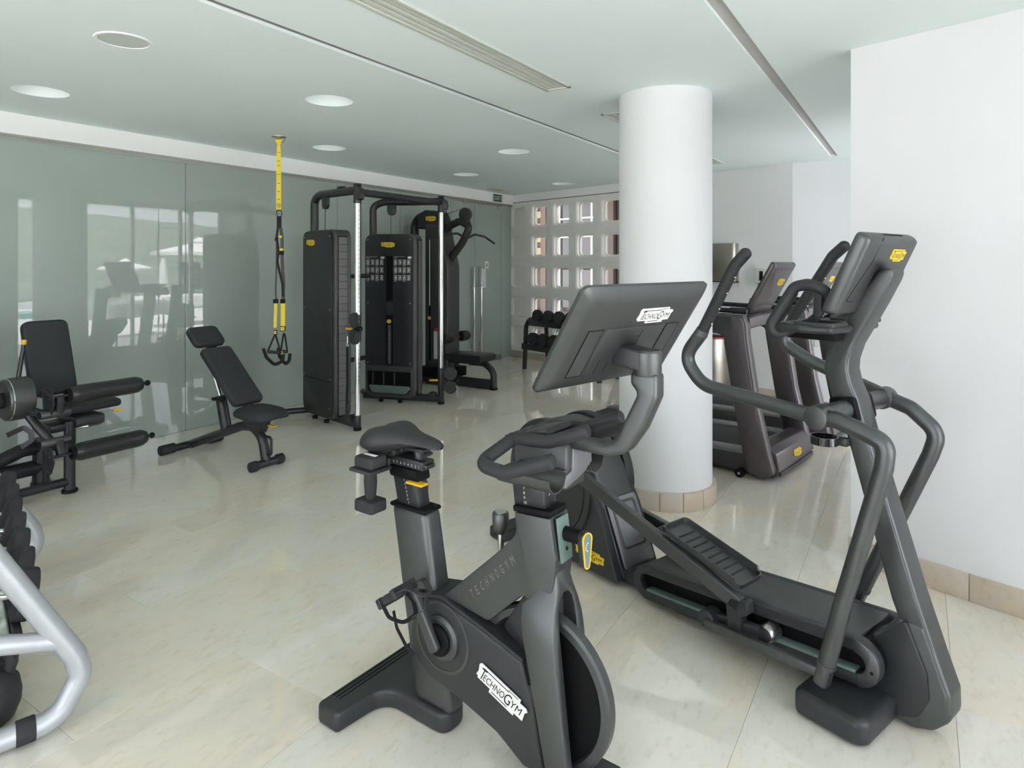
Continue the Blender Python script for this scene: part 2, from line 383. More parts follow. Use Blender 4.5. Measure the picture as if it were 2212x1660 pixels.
# ceiling with two light slots and round openings for the lamps
LAMPS = [(-4.80, 1.90), (-3.40, 3.06), (-4.80, 4.32), (-3.40, 5.45), (-4.20, 8.03), (-4.80, 6.55)]
cm = MB().prism([(-6.0, -4.2), (2.45, -4.2), (2.45, 8.3), (-1.1, 8.0), (-6.0, 9.4)], 'z', CZ, CZ + .35)
ceiling = struct(cm.build('ceiling', 'ceiling_paint'))
cut = MB().bx(-2.570, -2.508, -4.3, 7.75, CZ - .1, CZ + .022).bx(-.760, -.692, -4.3, 7.45, CZ - .1, CZ + .022)
for x, y in LAMPS: cut.cyl((x, y, CZ - .1), (x, y, CZ + .12), .158, n=48)
cut.bx(-2.005, -1.845, .2, 3.61, CZ - .1, CZ + .06); cut.bx(-1.985, -1.825, 4.42, 7.28, CZ - .1, CZ + .06)
cutter = cut.build('cutter', 'ceiling_paint')
bo = ceiling.modifiers.new('cut', 'BOOLEAN'); bo.operation = 'DIFFERENCE'; bo.object = cutter; bo.solver = 'EXACT'
dg = bpy.context.evaluated_depsgraph_get(); me = bpy.data.meshes.new_from_object(ceiling.evaluated_get(dg)); ceiling.modifiers.clear(); ceiling.data = me; me.shade_flat()
bpy.data.objects.remove(cutter)
for i, (x0, x1, y1) in enumerate(((-2.569, -2.509, 7.749), (-.759, -.693, 7.449))):
    t = struct(MB().bx(x0, x1, -4.1, y1, CZ + .016, CZ + .0225).build('trim_%d' % (i + 1), ('slot_dark', 'slot_grey')[i]))

# left: long glass wall under a white fascia
wall_left = struct(MB().bx(-5.98, -5.653, -4.2, 9.1, 2.50, CZ).build('wall_left', 'fascia_paint'))
MB().bx(-5.98, -5.715, -4.2, 9.1, -.02, 2.50).build('backing', 'slot_grey', wall_left)
MB().bx(-5.70, -5.662, -4.2, 9.03, 2.484, 2.4995).bx(-5.70, -5.684, -4.2, 9.03, 2.466, 2.484).build('head_rail', 'rail_metal', wall_left)
ys = [-4.1, -2.08, -.25, 1.58, 3.41, 5.24, 6.32, 7.39]
for a, b in zip(ys[:-1], ys[1:]):
    MB().bx(-5.702, GX, a + .0025, b - .0025, 0.002, 2.47).build('glass_panel', 'green_glass', wall_left, bevel=.001, seg=1)
MB().bx(-5.702, GX, 8.7275, 9.02, 0.002, 2.47).build('glass_panel', 'green_glass', wall_left, bevel=.001, seg=1)
door = bpy.data.objects.new('door_1', None); C.objects.link(door); struct(door, 'double green glass door with long steel pull bars in the glass wall')
for a, b in ((7.394, 7.983), (7.987, 8.723)):
    MB().bx(-5.702, GX, a, b, .012, 2.445).build('door_leaf', 'green_glass', door, bevel=.001, seg=1)
for y in (7.89, 8.085):
    h = MB().cyl((-5.635, y, .05), (-5.635, y, 1.48), .017).build('pull_bar', 'chrome', door, bevel=.002)
    MB().cyl((-5.69, y, 1.19), (-5.635, y, 1.19), .009).cyl((-5.69, y, .30), (-5.635, y, .30), .009).build('standoff', 'steel', h)
MB().cyl((-5.63, 7.80, 1.185), (-5.63, 8.12, 1.195), .011).build('lock_bar', 'steel', door, bevel=.002)
for y in (7.71, 8.09): MB().bx(-5.69, -5.675, y - .02, y + .02, 2.43, 2.48).build('top_clip', 'steel', door, bevel=.003)
MB().bx(-5.69, -5.668, 8.60, 8.725, 2.40, 2.46).build('hinge', 'steel', door, bevel=.004)
MB().bx(-5.69, -5.668, 8.575, 8.70, .012, .072).build('hinge', 'steel', door, bevel=.004)
for y in (7.473, 8.306):
    s = MB().bx(-5.690, -5.688, y - .045, y + .045, 1.455, 1.565).build('door_sign', 'ink_white', door)
    f = MB().prism([(y - .006, 1.545), (y + .006, 1.545), (y + .008, 1.528), (y - .008, 1.528)], 'x', -5.6879, -5.6874)
    f.prism([(y - .012, 1.525), (y + .012, 1.525), (y + .02, 1.475), (y + .012, 1.475), (y + .003, 1.50), (y - .01, 1.468), (y - .018, 1.47), (y - .008, 1.50)], 'x', -5.6879, -5.6874); f.build('figure', 'ink_black', s)
MB().bx(-5.690, -5.6885, 8.12, 8.28, 1.155, 1.45).build('notice_sheet', 'paper', door)

# back: breeze-block screen, then plaster
wall_back = struct(MB().add([farw(s, d, z) for s in (2.36, 4.705) for d in (0, .28) for z in (-.02, CZ + .1)], [(0, 1, 3, 2), (4, 6, 7, 5), (0, 4, 5, 1), (2, 3, 7, 6), (0, 2, 6, 4), (1, 5, 7, 3)]).build('wall_back', 'plaster_lightened'))
def fbox(s0, s1, d0, d1, z0, z1, name, mat, parent, **k):
    return MB().add([farw(s, d, z) for s in (s0, s1) for d in (d0, d1) for z in (z0, z1)], [(0, 1, 3, 2), (4, 6, 7, 5), (0, 4, 5, 1), (2, 3, 7, 6), (0, 2, 6, 4), (1, 5, 7, 3)]).build(name, mat, parent, **k)
fbox(-.1, 2.36, 0.0, .28, 2.535, CZ + .1, 'lintel', 'plaster_lightened', wall_back)
fbox(-.1, 2.36, -.002, .02, 2.528, 2.537, 'rust_line', 'wood_brown', wall_back)
B_W, B_H = .4845, .4865
op = fillet([(-.172, -.176), (.172, -.176), (.172, .176), (-.172, .176)], .055, 4)
op2 = fillet([(-.156, -.160), (.156, -.160), (.156, .160), (-.156, .160)], .06, 4)
op3 = fillet([(-.135, -.142), (.135, -.142), (.135, .142), (-.135, .142)], .06, 4)
def outer_loop(n):
    """square outline sampled to match the opening's corner loop"""
    out = []
    for i_, p in enumerate(op):
        if i_ % 5 == 2: out.append((math.copysign(B_W / 2 - .0015, p[0]), math.copysign(B_H / 2 - .0015, p[1]))); continue
        k = max(abs(p[0]) / (B_W / 2 - .0015), abs(p[1]) / (B_H / 2 - .0015)); out.append((p[0] / k, p[1] / k))
    return out
ol = outer_loop(len(op)); N = len(op)
bm_ = MB()
def lp(l, d): return [(p[0], d, p[1]) for p in l]
of_ = [(p[0] * (B_W / 2 + .0002) / (B_W / 2 - .0015), p[1] * (B_H / 2 + .0002) / (B_H / 2 - .0015)) for p in ol]
bm_.ring_loft([lp(of_, .10), lp(of_, .012), lp(ol, .010), lp(ol, .004), lp(op, .004), lp([(p[0] * .985, p[1] * .985) for p in op], .012), lp(op2, .018), lp(op2, .052), lp(op3, .058), lp(op3, .10)], closed=True)
block_me = bm_.mesh('breeze_block', smooth=40); block_me.materials.append(MATS['block_concrete'])
bm2 = MB(); bm2.ring_loft([lp(of_, .10), lp(of_, .012), lp(ol, .010), lp(ol, .004), lp(op, .004), lp([(p[0] * .985, p[1] * .985) for p in op], .012), lp(op2, .018), lp(op2, .055)], cap0=True, cap1=True)
blind_me = bm2.mesh('breeze_block', smooth=40); blind_me.materials.append(MATS['block_concrete'])
for i in range(5):
    for j in range(5):
        s = .404 + (i - .5) * B_W; z = .1 + (j + .5) * B_H
        b = bpy.data.objects.new('breeze_block', blind_me if i == 0 else block_me); C.objects.link(b); b.parent = wall_back
        b.location = farw(s, 0, z); b.rotation_euler = (0, 0, FWA)
bb = struct(fbox(-.1, 4.705, -.012, .05, 0.0, .098, 'baseboard_back', 'skirting_stone', None, bevel=.002))
# side wall of the bay, turning away
LA = math.radians(7)
p0 = Vector((-1.169, 7.725, 0)); ld = Vector((math.cos(LA), math.sin(LA), 0)); ln_ = Vector((-math.sin(LA), math.cos(LA), 0))
q = [p0, p0 + ld * 1.75, p0 + ld * 1.75 + ln_ * .28, p0 + ln_ * .28 + ld * .02]
wall_bay = struct(MB().prism([(a.x, a.y) for a in q], 'z', -.02, CZ + .1).build('wall_bay', 'wall_paint'))

# right: white wall that ends in a free corner
RA = math.radians(-17.0)
r0 = Vector((-.289, 3.763, 0)); rd = Vector((math.cos(RA), math.sin(RA), 0)); rn = Vector((-math.sin(RA), math.cos(RA), 0))
q = [r0, r0 + rd * 2.72, r0 + rd * 2.72 + rn * .24, r0 + rn * .24]
wall_right = struct(MB().prism([(a.x, a.y) for a in q], 'z', -.02, CZ + .1).build('wall_right', 'wall_paint'))
for k in range(5):
    a = r0 + rd * (-.011 + .53 * k); b = r0 + rd * (-.012 + .53 * (k + 1) - .002)
    qq = [a - rn * .012, b - rn * .012, b + rn * .03, a + rn * .03]
    if k == 0:
        base = struct(MB().prism([(v.x, v.y) for v in qq], 'z', 0, .125).build('baseboard_right', 'skirting_stone', None, bevel=.003))
    else: MB().prism([(v.x, v.y) for v in qq], 'z', 0, .125).build('skirting_slab', 'skirting_stone', base, bevel=.003)

# windows: the bay by the treadmills, the big window side, and the glazed end behind the camera
def window_wall(name, fixed, axis, a, b, openings, label=None, z0=0.02, z1=2.60, th=.16, mullion=.05):
    """wall on a line x=fixed (axis 'y') or y=fixed (axis 'x') from a to b with full-height glazed openings"""
    def bxx(u0, u1, zz0, zz1, d0, d1, nm, mat, par, **k):
        return (MB().bx(fixed + d0, fixed + d1, u0, u1, zz0, zz1) if axis == 'y' else MB().bx(u0, u1, fixed + d0, fixed + d1, zz0, zz1)).build(nm, mat, par, **k)
    w = struct(bxx(a, b, z1, CZ + .1, 0, th, name, 'wall_paint', None))
    u = a
    for o in openings:
        if o[0] > u + .01: bxx(u, o[0], -.02, z1, 0, th, 'pier', 'wall_paint', w)
        u = o[1]
    if u < b - .01: bxx(u, b, -.02, z1, 0, th, 'pier', 'wall_paint', w)
    return w, bxx
WN = [0]
def glaze(bxx, o, mull, z0=.02, z1=2.60):
    WN[0] += 1
    w = struct(bxx(o[0], o[1], z1 - .05, z1, .05, .11, 'window_%d' % WN[0], 'window_frame', None))
    bxx(o[0], o[1], z0 - .02, z0 + .04, .05, .11, 'bottom_rail', 'window_frame', w)
    es = [o[0]] + mull + [o[1]]
    for i, e in enumerate(es):
        h = .025
        c0, c1 = (e - h, e + h) if 0 < i < len(es) - 1 else ((e, e + .04) if i == 0 else (e - .04, e))
        bxx(c0, c1, z0, z1, .05, .11, 'mullion', 'window_frame', w)
    for e0, e1 in zip(es[:-1], es[1:]):
        bxx(e0 + .02, e1 - .02, z0 + .03, z1 - .04, .078, .084, 'pane', 'window_glass', w)
    return w
wb, bxx = window_wall('wall_window_bay', .50, 'y', 3.72, 7.95, [(4.38, 4.67), (5.38, 7.90)])
glaze(bxx, (4.38, 4.67), []); glaze(bxx, (5.38, 7.90), [6.17, 7.06])
ww, bxx = window_wall('wall_window_side', 2.22, 'y', -4.2, 3.2, [(-3.7, -.4), (-.1, 2.55)])
glaze(bxx, (-3.7, -.4), [-2.6, -1.5]); glaze(bxx, (-.1, 2.55), [.78, 1.66])
we, bxx = window_wall('wall_window_end', -4.15, 'x', -5.98, 2.35, [(-4.4, -2.9), (-1.9, 1.0)], th=-.16)
def bneg(u0, u1, zz0, zz1, d0, d1, nm, mat, par, **k): return bxx(u0, u1, zz0, zz1, -d0, -d1, nm, mat, par, **k)
glaze(bneg, (-4.4, -2.9), [-3.65]); glaze(bneg, (-1.9, 1.0), [-.45])
portal((.66, 6.64, 1.31), (0, PI / 2, 0), 2.56, 2.5); portal((.66, 4.525, 1.31), (0, PI / 2, 0), 2.56, .29)
portal((2.40, -2.05, 1.31), (0, PI / 2, 0), 2.56, 3.3); portal((2.40, 1.225, 1.31), (0, PI / 2, 0), 2.56, 2.65)
portal((-3.65, -4.34, 1.31), (PI / 2, 0, 0), 1.5, 2.56); portal((-.45, -4.34, 1.31), (PI / 2, 0, 0), 2.9, 2.56)

# round column with a stone skirt of curved slabs
COL = (-1.425, 4.19); CR = .303
column = struct(MB().cyl((*COL, .10), (*COL, CZ + .02), CR, n=96).build('column', 'column_paint'), 'round white column beside the treadmills')
for k in range(14):
    a0, a1 = 360 / 14 * k + .25, 360 / 14 * (k + 1) - .25
    pl = arc(*COL, CR + .026, a0, a1, 6) + arc(*COL, CR - .02, a1, a0, 6)
    MB().prism(pl, 'z', 0, .115).build('skirting_slab', 'skirting_stone', column, bevel=.003)

# ------------------------------------------------------------------ ceiling fittings
for k, (x, y) in enumerate(LAMPS):
    lab = ['recessed round downlight nearest the left picture edge', 'recessed round downlight above the hanging strap trainer, nearer the camera', 'recessed round downlight just behind the strap trainer anchor',
           'recessed round downlight above the right cable tower, left of the column', 'recessed round downlight farthest away, by the breeze-block screen', 'recessed round downlight above the lat machine'][k]
    t = thing('downlight', lab, 'ceiling light', (x, y, CZ), 0, 'recessed downlights')
    MB().ringlathe([(.158, 0), (.148, .012), (.125, .045), (.095, .075), (.095, .082), (.158, .082)], n=48).build('reflector', 'ceiling_paint', t)
    MB().lathe([(0, .062), (.096, .062), (.096, .074), (0, .074)], n=32).build('lamp', 'light_diffuser', t)
t = thing('ceiling_speaker', 'flush round ceiling speaker with flat perforated grille', 'speaker', (-3.335, 1.68, CZ), 0)
MB().ringlathe([(.128, -.001), (.125, -.007), (.112, -.007), (.110, -.001)], n=48).build('bezel', 'fascia_paint', t)
MB().lathe([(0, -.004), (.109, -.004), (.111, -.0005), (0, -.0005)], n=40).build('mesh_cover', 'speaker_mesh', t)
def grille(x0, x1, y0, y1, label):
    t = thing('air_grille', label, 'air grille', ((x0 + x1) / 2, (y0 + y1) / 2, CZ), 0, 'linear ceiling air grilles')
    w, l = (x1 - x0) / 2, (y1 - y0) / 2
    MB().bx(-w, -w + .022, -l, l, -.008, .012).bx(w - .022, w, -l, l, -.008, .012).bx(-w, w, -l, -l + .022, -.008, .012).bx(-w, w, l - .022, l, -.008, .012).build('frame', 'grille_paint', t, bevel=.002)
    MB().bx(-w + .01, w - .01, -l + .01, l - .01, .050, .056).build('plenum', 'ink_black', t)
    n = 3
    for k in range(n):
        xx = -w + .022 + (2 * w - .044) * (k + .5) / n
        MB().tube([(xx, -l + .02, .004), (xx, l - .02, .004)], 0, sec=(.036, .014, .5), up=(0, 0, 1)).build('blade', 'grille_paint', t)
grille(-2.013, -1.838, .19, 3.62, 'long slotted air grille in the ceiling near the camera')
grille(-1.993, -1.818, 4.41, 7.29, 'slotted air grille in the ceiling behind the column')
t = thing('emergency_light', 'small white ceiling plate above the exit sign', 'ceiling light', (-5.373, 8.122, CZ), 0)
MB().bx(-.09, .09, -.15, .15, -.012, 0).build('body', 'grille_paint', t, bevel=.003)
t = thing('exit_sign', 'small green exit sign with white letters on the fascia', 'sign', (-5.653, 8.555, 2.57), 90)
MB().bx(-.115, .115, -.006, 0, -.055, .06).build('plate', 'dark_green', t, bevel=.002)
MB().bx(-.16, .16, -.003, .0, -.075, .075).build('backplate', 'white_plate', t, bevel=.002)
m_ = MB(); put_text(m_, 'EXIT', -.09, .09, -.03, .035, 0); obj('lettering', m_.mesh('lettering'), 'ink_white', t, frame((0, -.0066, 0), (1, 0, 0), (0, 0, 1)))

# ------------------------------------------------------------------ beyond the breeze-block screen: a courtyard dimmed by added cover
cy_floor = struct(fbox(-7.0, 5.5, .28, 6.5, -.12, -.03, 'courtyard_floor', 'slate', None))
cw = struct(fbox(-6.5, 5.0, 2.6, 2.8, -.03, 3.6, 'wall_courtyard', 'wood_brown', None))
struct(fbox(-5.5, 3.5, .28, 2.9, 3.05, 3.2, 'courtyard_shade_roof', 'sand_yellow', None)); struct(fbox(-5.6, -5.4, .28, 2.7, -.03, 3.2, 'courtyard_shade_wall', 'wood_brown', None))  # unseen roof and end wall, added to keep daylight off the courtyard
def cpart(s0, s1, z0, z1, mat, nm, d=.06): return fbox(s0 - 2.8, s1 - 2.8, 2.6 - d, 2.6, z0, z1, nm, mat, cw)
cpart(-1.2, .58, 0, 3.5, 'courtyard_white', 'white_pier', .5)
cpart(.95, 1.10, 0, 2.9, 'wood_brown', 'post', .12); cpart(1.85, 1.93, 0, 2.9, 'sand_yellow', 'post', .12); cpart(2.84, 2.96, 0, 3.0, 'wood_brown', 'post', .16); cpart(1.46, 1.50, 0, 2.9, 'courtyard_white', 'post', .10); cpart(2.34, 2.39, 0, 2.9, 'courtyard_white', 'post', .10); cpart(2.60, 2.66, 0, 2.9, 'ink_black', 'post', .10)
cpart(.35, 2.6, 1.42, 1.62, 'slate', 'balcony_band', .10); cpart(.35, 3.4, .0, .55, 'slate', 'plinth', .12)
for k in range(6): cpart(.36, .94, 1.72 + .26 * k, 1.86 + .26 * k, 'sand_yellow', 'louvre', .08)
cpart(1.15, 1.83, .62, 1.40, 'dark_glass', 'window_pane'); cpart(1.15, 1.83, 1.7, 2.9, 'dark_glass', 'window_pane'); cpart(1.97, 2.80, .62, 1.40, 'dark_glass', 'window_pane'); cpart(1.97, 2.80, 1.7, 2.9, 'dark_glass', 'window_pane')
cpart(2.98, 3.3, 0, 2.9, 'slate', 'curtain', .08); cpart(3.34, 3.7, 0, 2.9, 'wood_brown', 'curtain', .10); cpart(3.72, 4.4, 0, 2.9, 'slate', 'curtain', .08)
for z in (2.05, 2.42): cpart(1.15, 2.8, z, z + .03, 'courtyard_white', 'handrail', .14)

# ================================================================== INDOOR CYCLE
bike = thing('indoor_cycle', 'dark grey indoor cycle in the foreground with a big tilted monitor', 'exercise bike', (-1.42, 1.72, 0), -4)
tp = fillet([(-.275, -.255), (-.17, -.255), (-.15, -.058), (.128, -.058), (.128, .058), (-.15, .058), (-.17, .255), (-.275, .255)], [.02, .02, .075, .05, .05, .075, .02, .02], 6)
MB().prism(tp, 'z', 0, .068).build('rear_foot', 'black_plastic', bike, bevel=.014, seg=3)
for k in range(3): MB().bx(-.258 + .016 * k, -.2535 + .016 * k, -.20, .20, .067, .0688).build('foot_groove', 'void_black', bike)
MB().prism([(-.146, .705), (.022, .705), (.138, .06), (-.03, .06)], 'y', -.042, .042).build('rear_post', 'graphite', bike, bevel=.024, seg=4)
MB().prism([(-.147, .695), (.0235, .695), (.021, .709), (-.149, .709)], 'y', -.0435, .0435).build('post_collar', 'void_black', bike, bevel=.012, seg=3)
MB().prism([(-.125, .70), (-.015, .70), (-.036, .815), (-.152, .815)], 'y', -.028, .028).build('seat_post', 'black_metal', bike, bevel=.008, seg=2)
for k in range(7): text_part(bike, 'height_number', str(k + 1), (-.088 + .0035 * k - .003, -.0285, .788 - .0126 * k), (1, 0, 0), (-.17, 0, 1), .0075, 'ink_white')
MB().prism([(-.158, .795), (-.02, .795), (-.028, .835), (-.168, .835)], 'y', -.034, .034).build('clamp_collar', 'void_black', bike, bevel=.008)
MB().bx(-.065, .012, -.048, -.012, .789, .797).build('release_lever', 'lever_yellow', bike, bevel=.004, seg=3)
MB().bx(-.252, .0, -.030, .030, .836, .868).bx(-.262, .012, -.022, .022, .842, .858).build('seat_slider', 'black_metal', bike, bevel=.005)
for k in range(11): text_part(bike, 'slider_number', str(11 - k), (-.196 + .0178 * k, -.0306, .845), (1, 0, 0), (0, 0, 1), .0085, 'ink_white')
MB().cyl((-.04, 0, .862), (-.055, 0, .905), .016).bx(-.10, -.01, -.022, .022, .895, .906).cyl((-.11, -.03, .895), (-.11, .03, .895), .012).build('seat_clamp', 'black_metal', bike, bevel=.003)
MB().tube([(-.17, .02, .90), (-.10, .022, .892), (.0, .012, .905), (.03, .004, .925)], .0035, n=6).tube([(-.17, -.02, .90), (-.10, -.022, .892), (.0, -.012, .905), (.03, -.004, .925)], .0035, n=6).build('seat_rail', 'black_metal', bike)
# saddle: lofted cross-sections from the twin rear lobes to the nose
rings = []
for x, hw, zt, zb, gr in [(-.268, .035, .925, .905, 0), (-.262, .078, .942, .888, .006), (-.235, .104, .962, .876, .014), (-.20, .112, .974, .872, .016), (-.165, .104, .979, .876, .012), (-.125, .080, .975, .888, .006), (-.085, .056, .964, .902, 0), (-.04, .040, .956, .910, 0), (.01, .031, .950, .912, 0), (.04, .026, .944, .912, 0), (.056, .015, .935, .916, 0), (.060, .004, .928, .922, 0)]:
    ring = []
    for k in range(24):
        a = 2 * PI * k / 24; c_, s_ = math.cos(a), math.sin(a)
        y = hw * math.copysign(abs(c_) ** .8, c_); zc = (zt + zb) / 2; hh = (zt - zb) / 2
        z = zc + hh * math.copysign(abs(s_) ** .75, s_)
        if s_ > 0: z -= gr * math.exp(-(y / (hw * .35)) ** 2); z -= .010 * (abs(y) / hw) ** 2
        ring.append((x, y, z))
    rings.append(ring)
MB().ring_loft(rings).build('saddle', 'soft_black', bike, smooth=60)
MB().bx(-.205, -.135, -.035, .035, .862, .902).build('saddle_pack', 'soft_black', bike, bevel=.012, seg=3)
for s in (-1, 1):
    hp = MB().bx(-.245, -.13, s * .06 - .004, s * .06 + .004, .838, .866).build('weight_bracket', 'black_plastic', bike, bevel=.003)
    MB().bx(-.232, -.122, s * .105 - .05, s * .105 + .05, .828, .842).build('weight_cradle', 'black_plastic', bike, bevel=.006)
# main frame: sloping beam into the steering head
beam = fillet([(.085, .432), (.34, .664), (.408, .735), (.400, .797), (.525, .806), (.545, .69), (.535, .60), (.50, .50), (.447, .50), (.452, .548), (.432, .560), (.30, .436), (.15, .455)], [.0, .05, .04, .004, .004, .01, .02, .02, .02, .03, .02, .03, .03], 5)
MB().prism(beam, 'y', -.050, .050).build('frame_beam', 'graphite', bike, bevel=.007, seg=3)
MB().prism([(.392, .797), (.528, .806), (.527, .826), (.390, .817)], 'y', -.047, .047).build('head_collar', 'void_black', bike, bevel=.006)
word = 'TECHNOGYM'
ex = Vector((.197, 0, .187)).normalized(); ez = Vector((-.187, 0, .197)).normalized()
for k, ch in enumerate(word):
    mb = MB(); put_text(mb, ch, 0, .012 if ch != 'M' else .015, 0, .026, 0, .15)
    o_ = Vector((.240, -.0506, .488)) + ex * (.0268 * k)
    obj('embossed_letter', mb.mesh('embossed_letter'), 'graphite_light', bike, frame(o_, ex, ez))
# fork: an arched leg pair round the flywheel
def xf(z): return .545 + .07 * max(0, .62 - z) / .62 + (-.02 * max(0, z - .62) / .1)
def xb(z): return .440 + .115 * max(0, .52 - z) / .52
outer = [(-.085, .0), (-.086, .25), (-.087, .46), (-.083, .50), (-.070, .545), (-.046, .60), (-.036, .65), (-.034, .70)]
inner = [(.046, .0), (.046, .25), (.046, .49), (.043, .53), (.034, .560), (.018, .578), (0, .583)]
loop = outer + [(-y, z) for y, z in outer[::-1]] + inner + [(-y, z) for y, z in inner[::-1][1:]]
fk = MB(); fk.ring_loft([[(xf(z), y, z) for y, z in loop], [(min(xb(z), xf(z) - .03) if z < .6 else xf(z) - .06, y, z) for y, z in loop]])
fk.build('fork', 'graphite', bike, bevel=.006, seg=2, ang=50)
MB().bx(.46, .515, -.044, .044, .44, .58).build('slot_liner', 'bronze_dark', bike)
MB().bx(.54, .68, -.12, .12, 0, .055).build('front_foot', 'black_plastic', bike, bevel=.014, seg=3)
# belt guard and crank
guard = fillet([(-.03, .293), (-.012, .385), (.03, .438), (.11, .452), (.27, .412), (.435, .366), (.48, .24), (.515, .06), (.44, .055), (.34, .112), (.28, .130), (.17, .160), (.06, .175), (-.012, .225)], [.05, .05, .04, .04, .03, .02, .0, .0, .02, .03, .03, .03, .03, .04], 4)
MB().prism(guard, 'y', -.062, .062).build('belt_guard', 'black_plastic', bike, bevel=.012, seg=3)
MB().tube([(.00, .0, .437), (.11, .0, .458), (.27, .0, .418), (.44, .0, .370)], 0, fil=.05, sec=(.126, .012, .6), up=(0, 0, 1)).build('guard_rail', 'soft_black', bike)
MB().lathe([(0, -.078), (.062, -.078), (.072, -.070), (.074, -.060), (0, -.060)], (.118, 0, .330), 'y', 40).build('crank_boss', 'graphite', bike)
MB().lathe([(0, -.092), (.046, -.092), (.050, -.086), (.050, -.076), (0, -.076)], (.118, 0, .330), 'y', 32).build('crank_disc', 'void_black', bike)
MB().ringlathe([(.115, -.0635), (.115, -.061), (.105, -.061), (.105, -.0635)], (.118, 0, .330), 'y', 48).build('boss_ring', 'graphite', bike)
MB().ringlathe([(.205, -.0635), (.205, -.061), (.199, -.061), (.199, -.0635)], (.44, 0, .27), 'y', 60).build('cover_seam', 'soft_black', bike) if False else None
for s, (px, pz) in ((-1, (.022, .488)), (1, (.214, .172))):
    cx_, cz_ = .118, .330; d = Vector((px - cx_, 0, pz - cz_)); L = d.length; d.normalize(); w = Vector((-d.z, 0, d.x))
    pts = [Vector((cx_, 0, cz_)) - d * .025 + w * .021, Vector((cx_, 0, cz_)) - d * .025 - w * .021, Vector((px, 0, pz)) + d * .018 - w * .014, Vector((px, 0, pz)) + d * .018 + w * .014]
    pl = fillet([(p.x, p.z) for p in pts], .012, 4)
    MB().prism(pl, 'y', s * .094, s * .116).build('crank_arm', 'graphite', bike, bevel=.004, seg=2)
    pd = bpy.data.objects.new('pedal', None)
    P0 = Vector((px, s * .17, pz))
    pb = MB(); pb.M = Matrix.Translation(P0) @ Matrix.Rotation(math.radians(-38), 4, 'Y')
    pb.bx(-.045, .045, -.045, .045, -.012, .012).cyl((0, -s * .055, 0), (0, -s * .02, 0), .008).bx(-.05, -.03, -.05, .05, -.016, .016).bx(.03, .05, -.05, .05, -.016, .016)
    pedal = pb.build('pedal', 'black_metal', bike, bevel=.004)
    cg = MB(); cg.M = pb.M
    cg.tube([(.045, -.04, .0), (.10, -.036, -.005), (.128, -.02, -.05), (.128, .02, -.05), (.10, .036, -.005), (.045, .04, 0)], 0, fil=.03, sec=(.018, .004, .5), up=(0, 0, 1))
    cg.tube([(.128, 0, -.05), (.10, 0, -.085), (.03, 0, -.085)], 0, fil=.03, sec=(.016, .004, .5), up=(0, 0, 1))
    cg.build('toe_cage', 'black_plastic', pedal)
    st = MB(); st.M = pb.M
    st.tube([(-.02, -.05, -.01), (-.01, -.055, -.05), (.01, -.03, -.085), (.02, .02, -.085), (-.01, .055, -.045), (-.02, .05, -.01)], 0, fil=.03, sec=(.014, .002, .3), up=(1, 0, 0))
    st.build('toe_strap', 'strap_black', pedal)
    tl = MB(); tl.tube([P0 + Vector((-.015, -s * -.02 if False else 0, -.06)), P0 + Vector((.0, 0, -.11)), P0 + Vector((.03, .01, -.16)), P0 + Vector((.058, .02, -.185))], 0, fil=.05, sec=(.011, .002, .3), up=(1, 0, 0)); tl.build('strap_tail', 'strap_black', pedal)
    bk = MB(); bk.M = pb.M; bk.bx(-.062, -.048, -.02, .02, -.012, .012).cyl((-.03, -.03, .012), (-.03, -.03, .016), .005, n=10).cyl((.03, -.03, .012), (.03, -.03, .016), .005, n=10); bk.build('buckle', 'chrome', pedal, bevel=.002)
# flywheel
FC = (.465, 0, .275)
MB().ringlathe([(.240, -.014), (.240, .014), (.232, .020), (.212, .020), (.206, .012), (.206, -.012), (.212, -.020), (.232, -.020)], FC, 'y', 72).build('flywheel_rim', 'graphite', bike, smooth=25)
MB().lathe([(0, -.010), (.207, -.010), (.207, .010), (0, .010)], FC, 'y', 60).build('flywheel_disc', 'void_black', bike)
MB().lathe([(0, -.058), (.03, -.058), (.034, -.05), (.034, .05), (.03, .058), (0, .058)], FC, 'y', 28).build('flywheel_hub', 'black_metal', bike)
sh = fillet([(.34, .425), (.425, .555), (.448, .55), (.445, .36)], [.02, .02, .02, .02], 3)
MB().prism(sh, 'y', -.030, .030).build('brake_shroud', 'black_metal', bike, bevel=.004)
# brake knob
MB().cyl((.303, .01, .63), (.305, .01, .70), .010).build('brake_stem', 'steel', bike)
MB().lathe([(.012, .690), (.021, .700), (.0265, .722), (.0265, .752), (.024, .757), (0, .757)], (.303, .01, 0), 'z', 28).build('brake_knob', 'graphite', bike)
MB().lathe([(0, .7572), (.019, .7572), (.019, .7590), (0, .7590)], (.303, .01, 0), 'z', 24).build('knob_cap', 'chrome', bike)
# steering head panel and teardrop clamp lever
hp = MB(); hp.M = frame((.5445, 0, .742), (0, 1, 0), (-.13, 0, 1))
hp.bx(-.030, .030, -.066, .062, -.004, .004); head_panel = hp.build('head_panel', 'panel_green', bike, bevel=.002)
hb_ = MB(); hb_.M = hp.M; hb_.ringlathe([(.0055, .004), (.0055, .006), (.003, .006), (.003, .004)], (.002, -.032, 0), 'z', 20).build('bolt', 'ink_black', head_panel)
MB().cyl((.535, .006, .752), (.615, .006, .752), .021, n=28).build('lever_axle', 'void_black', bike, bevel=.003)
td = arc(0, .012, .020, 0, 180, 12) + arc(0, -.062, .011, 180, 360, 8)
def tear(k): return [(p[0] * k, p[1] * (k * .55 + .45) if False else p[1] + (0 if k == 1 else (.0035 if p[1] < 0 else -.0035))) for p in td]
lv = MB(); lv.M = frame((.600, .006, .742), (.25, .97, 0), (0, 0, 1)); lv.prism(td, 'z', 0, .022); lever = lv.build('clamp_lever', 'black_plastic', bike, bevel=.003)
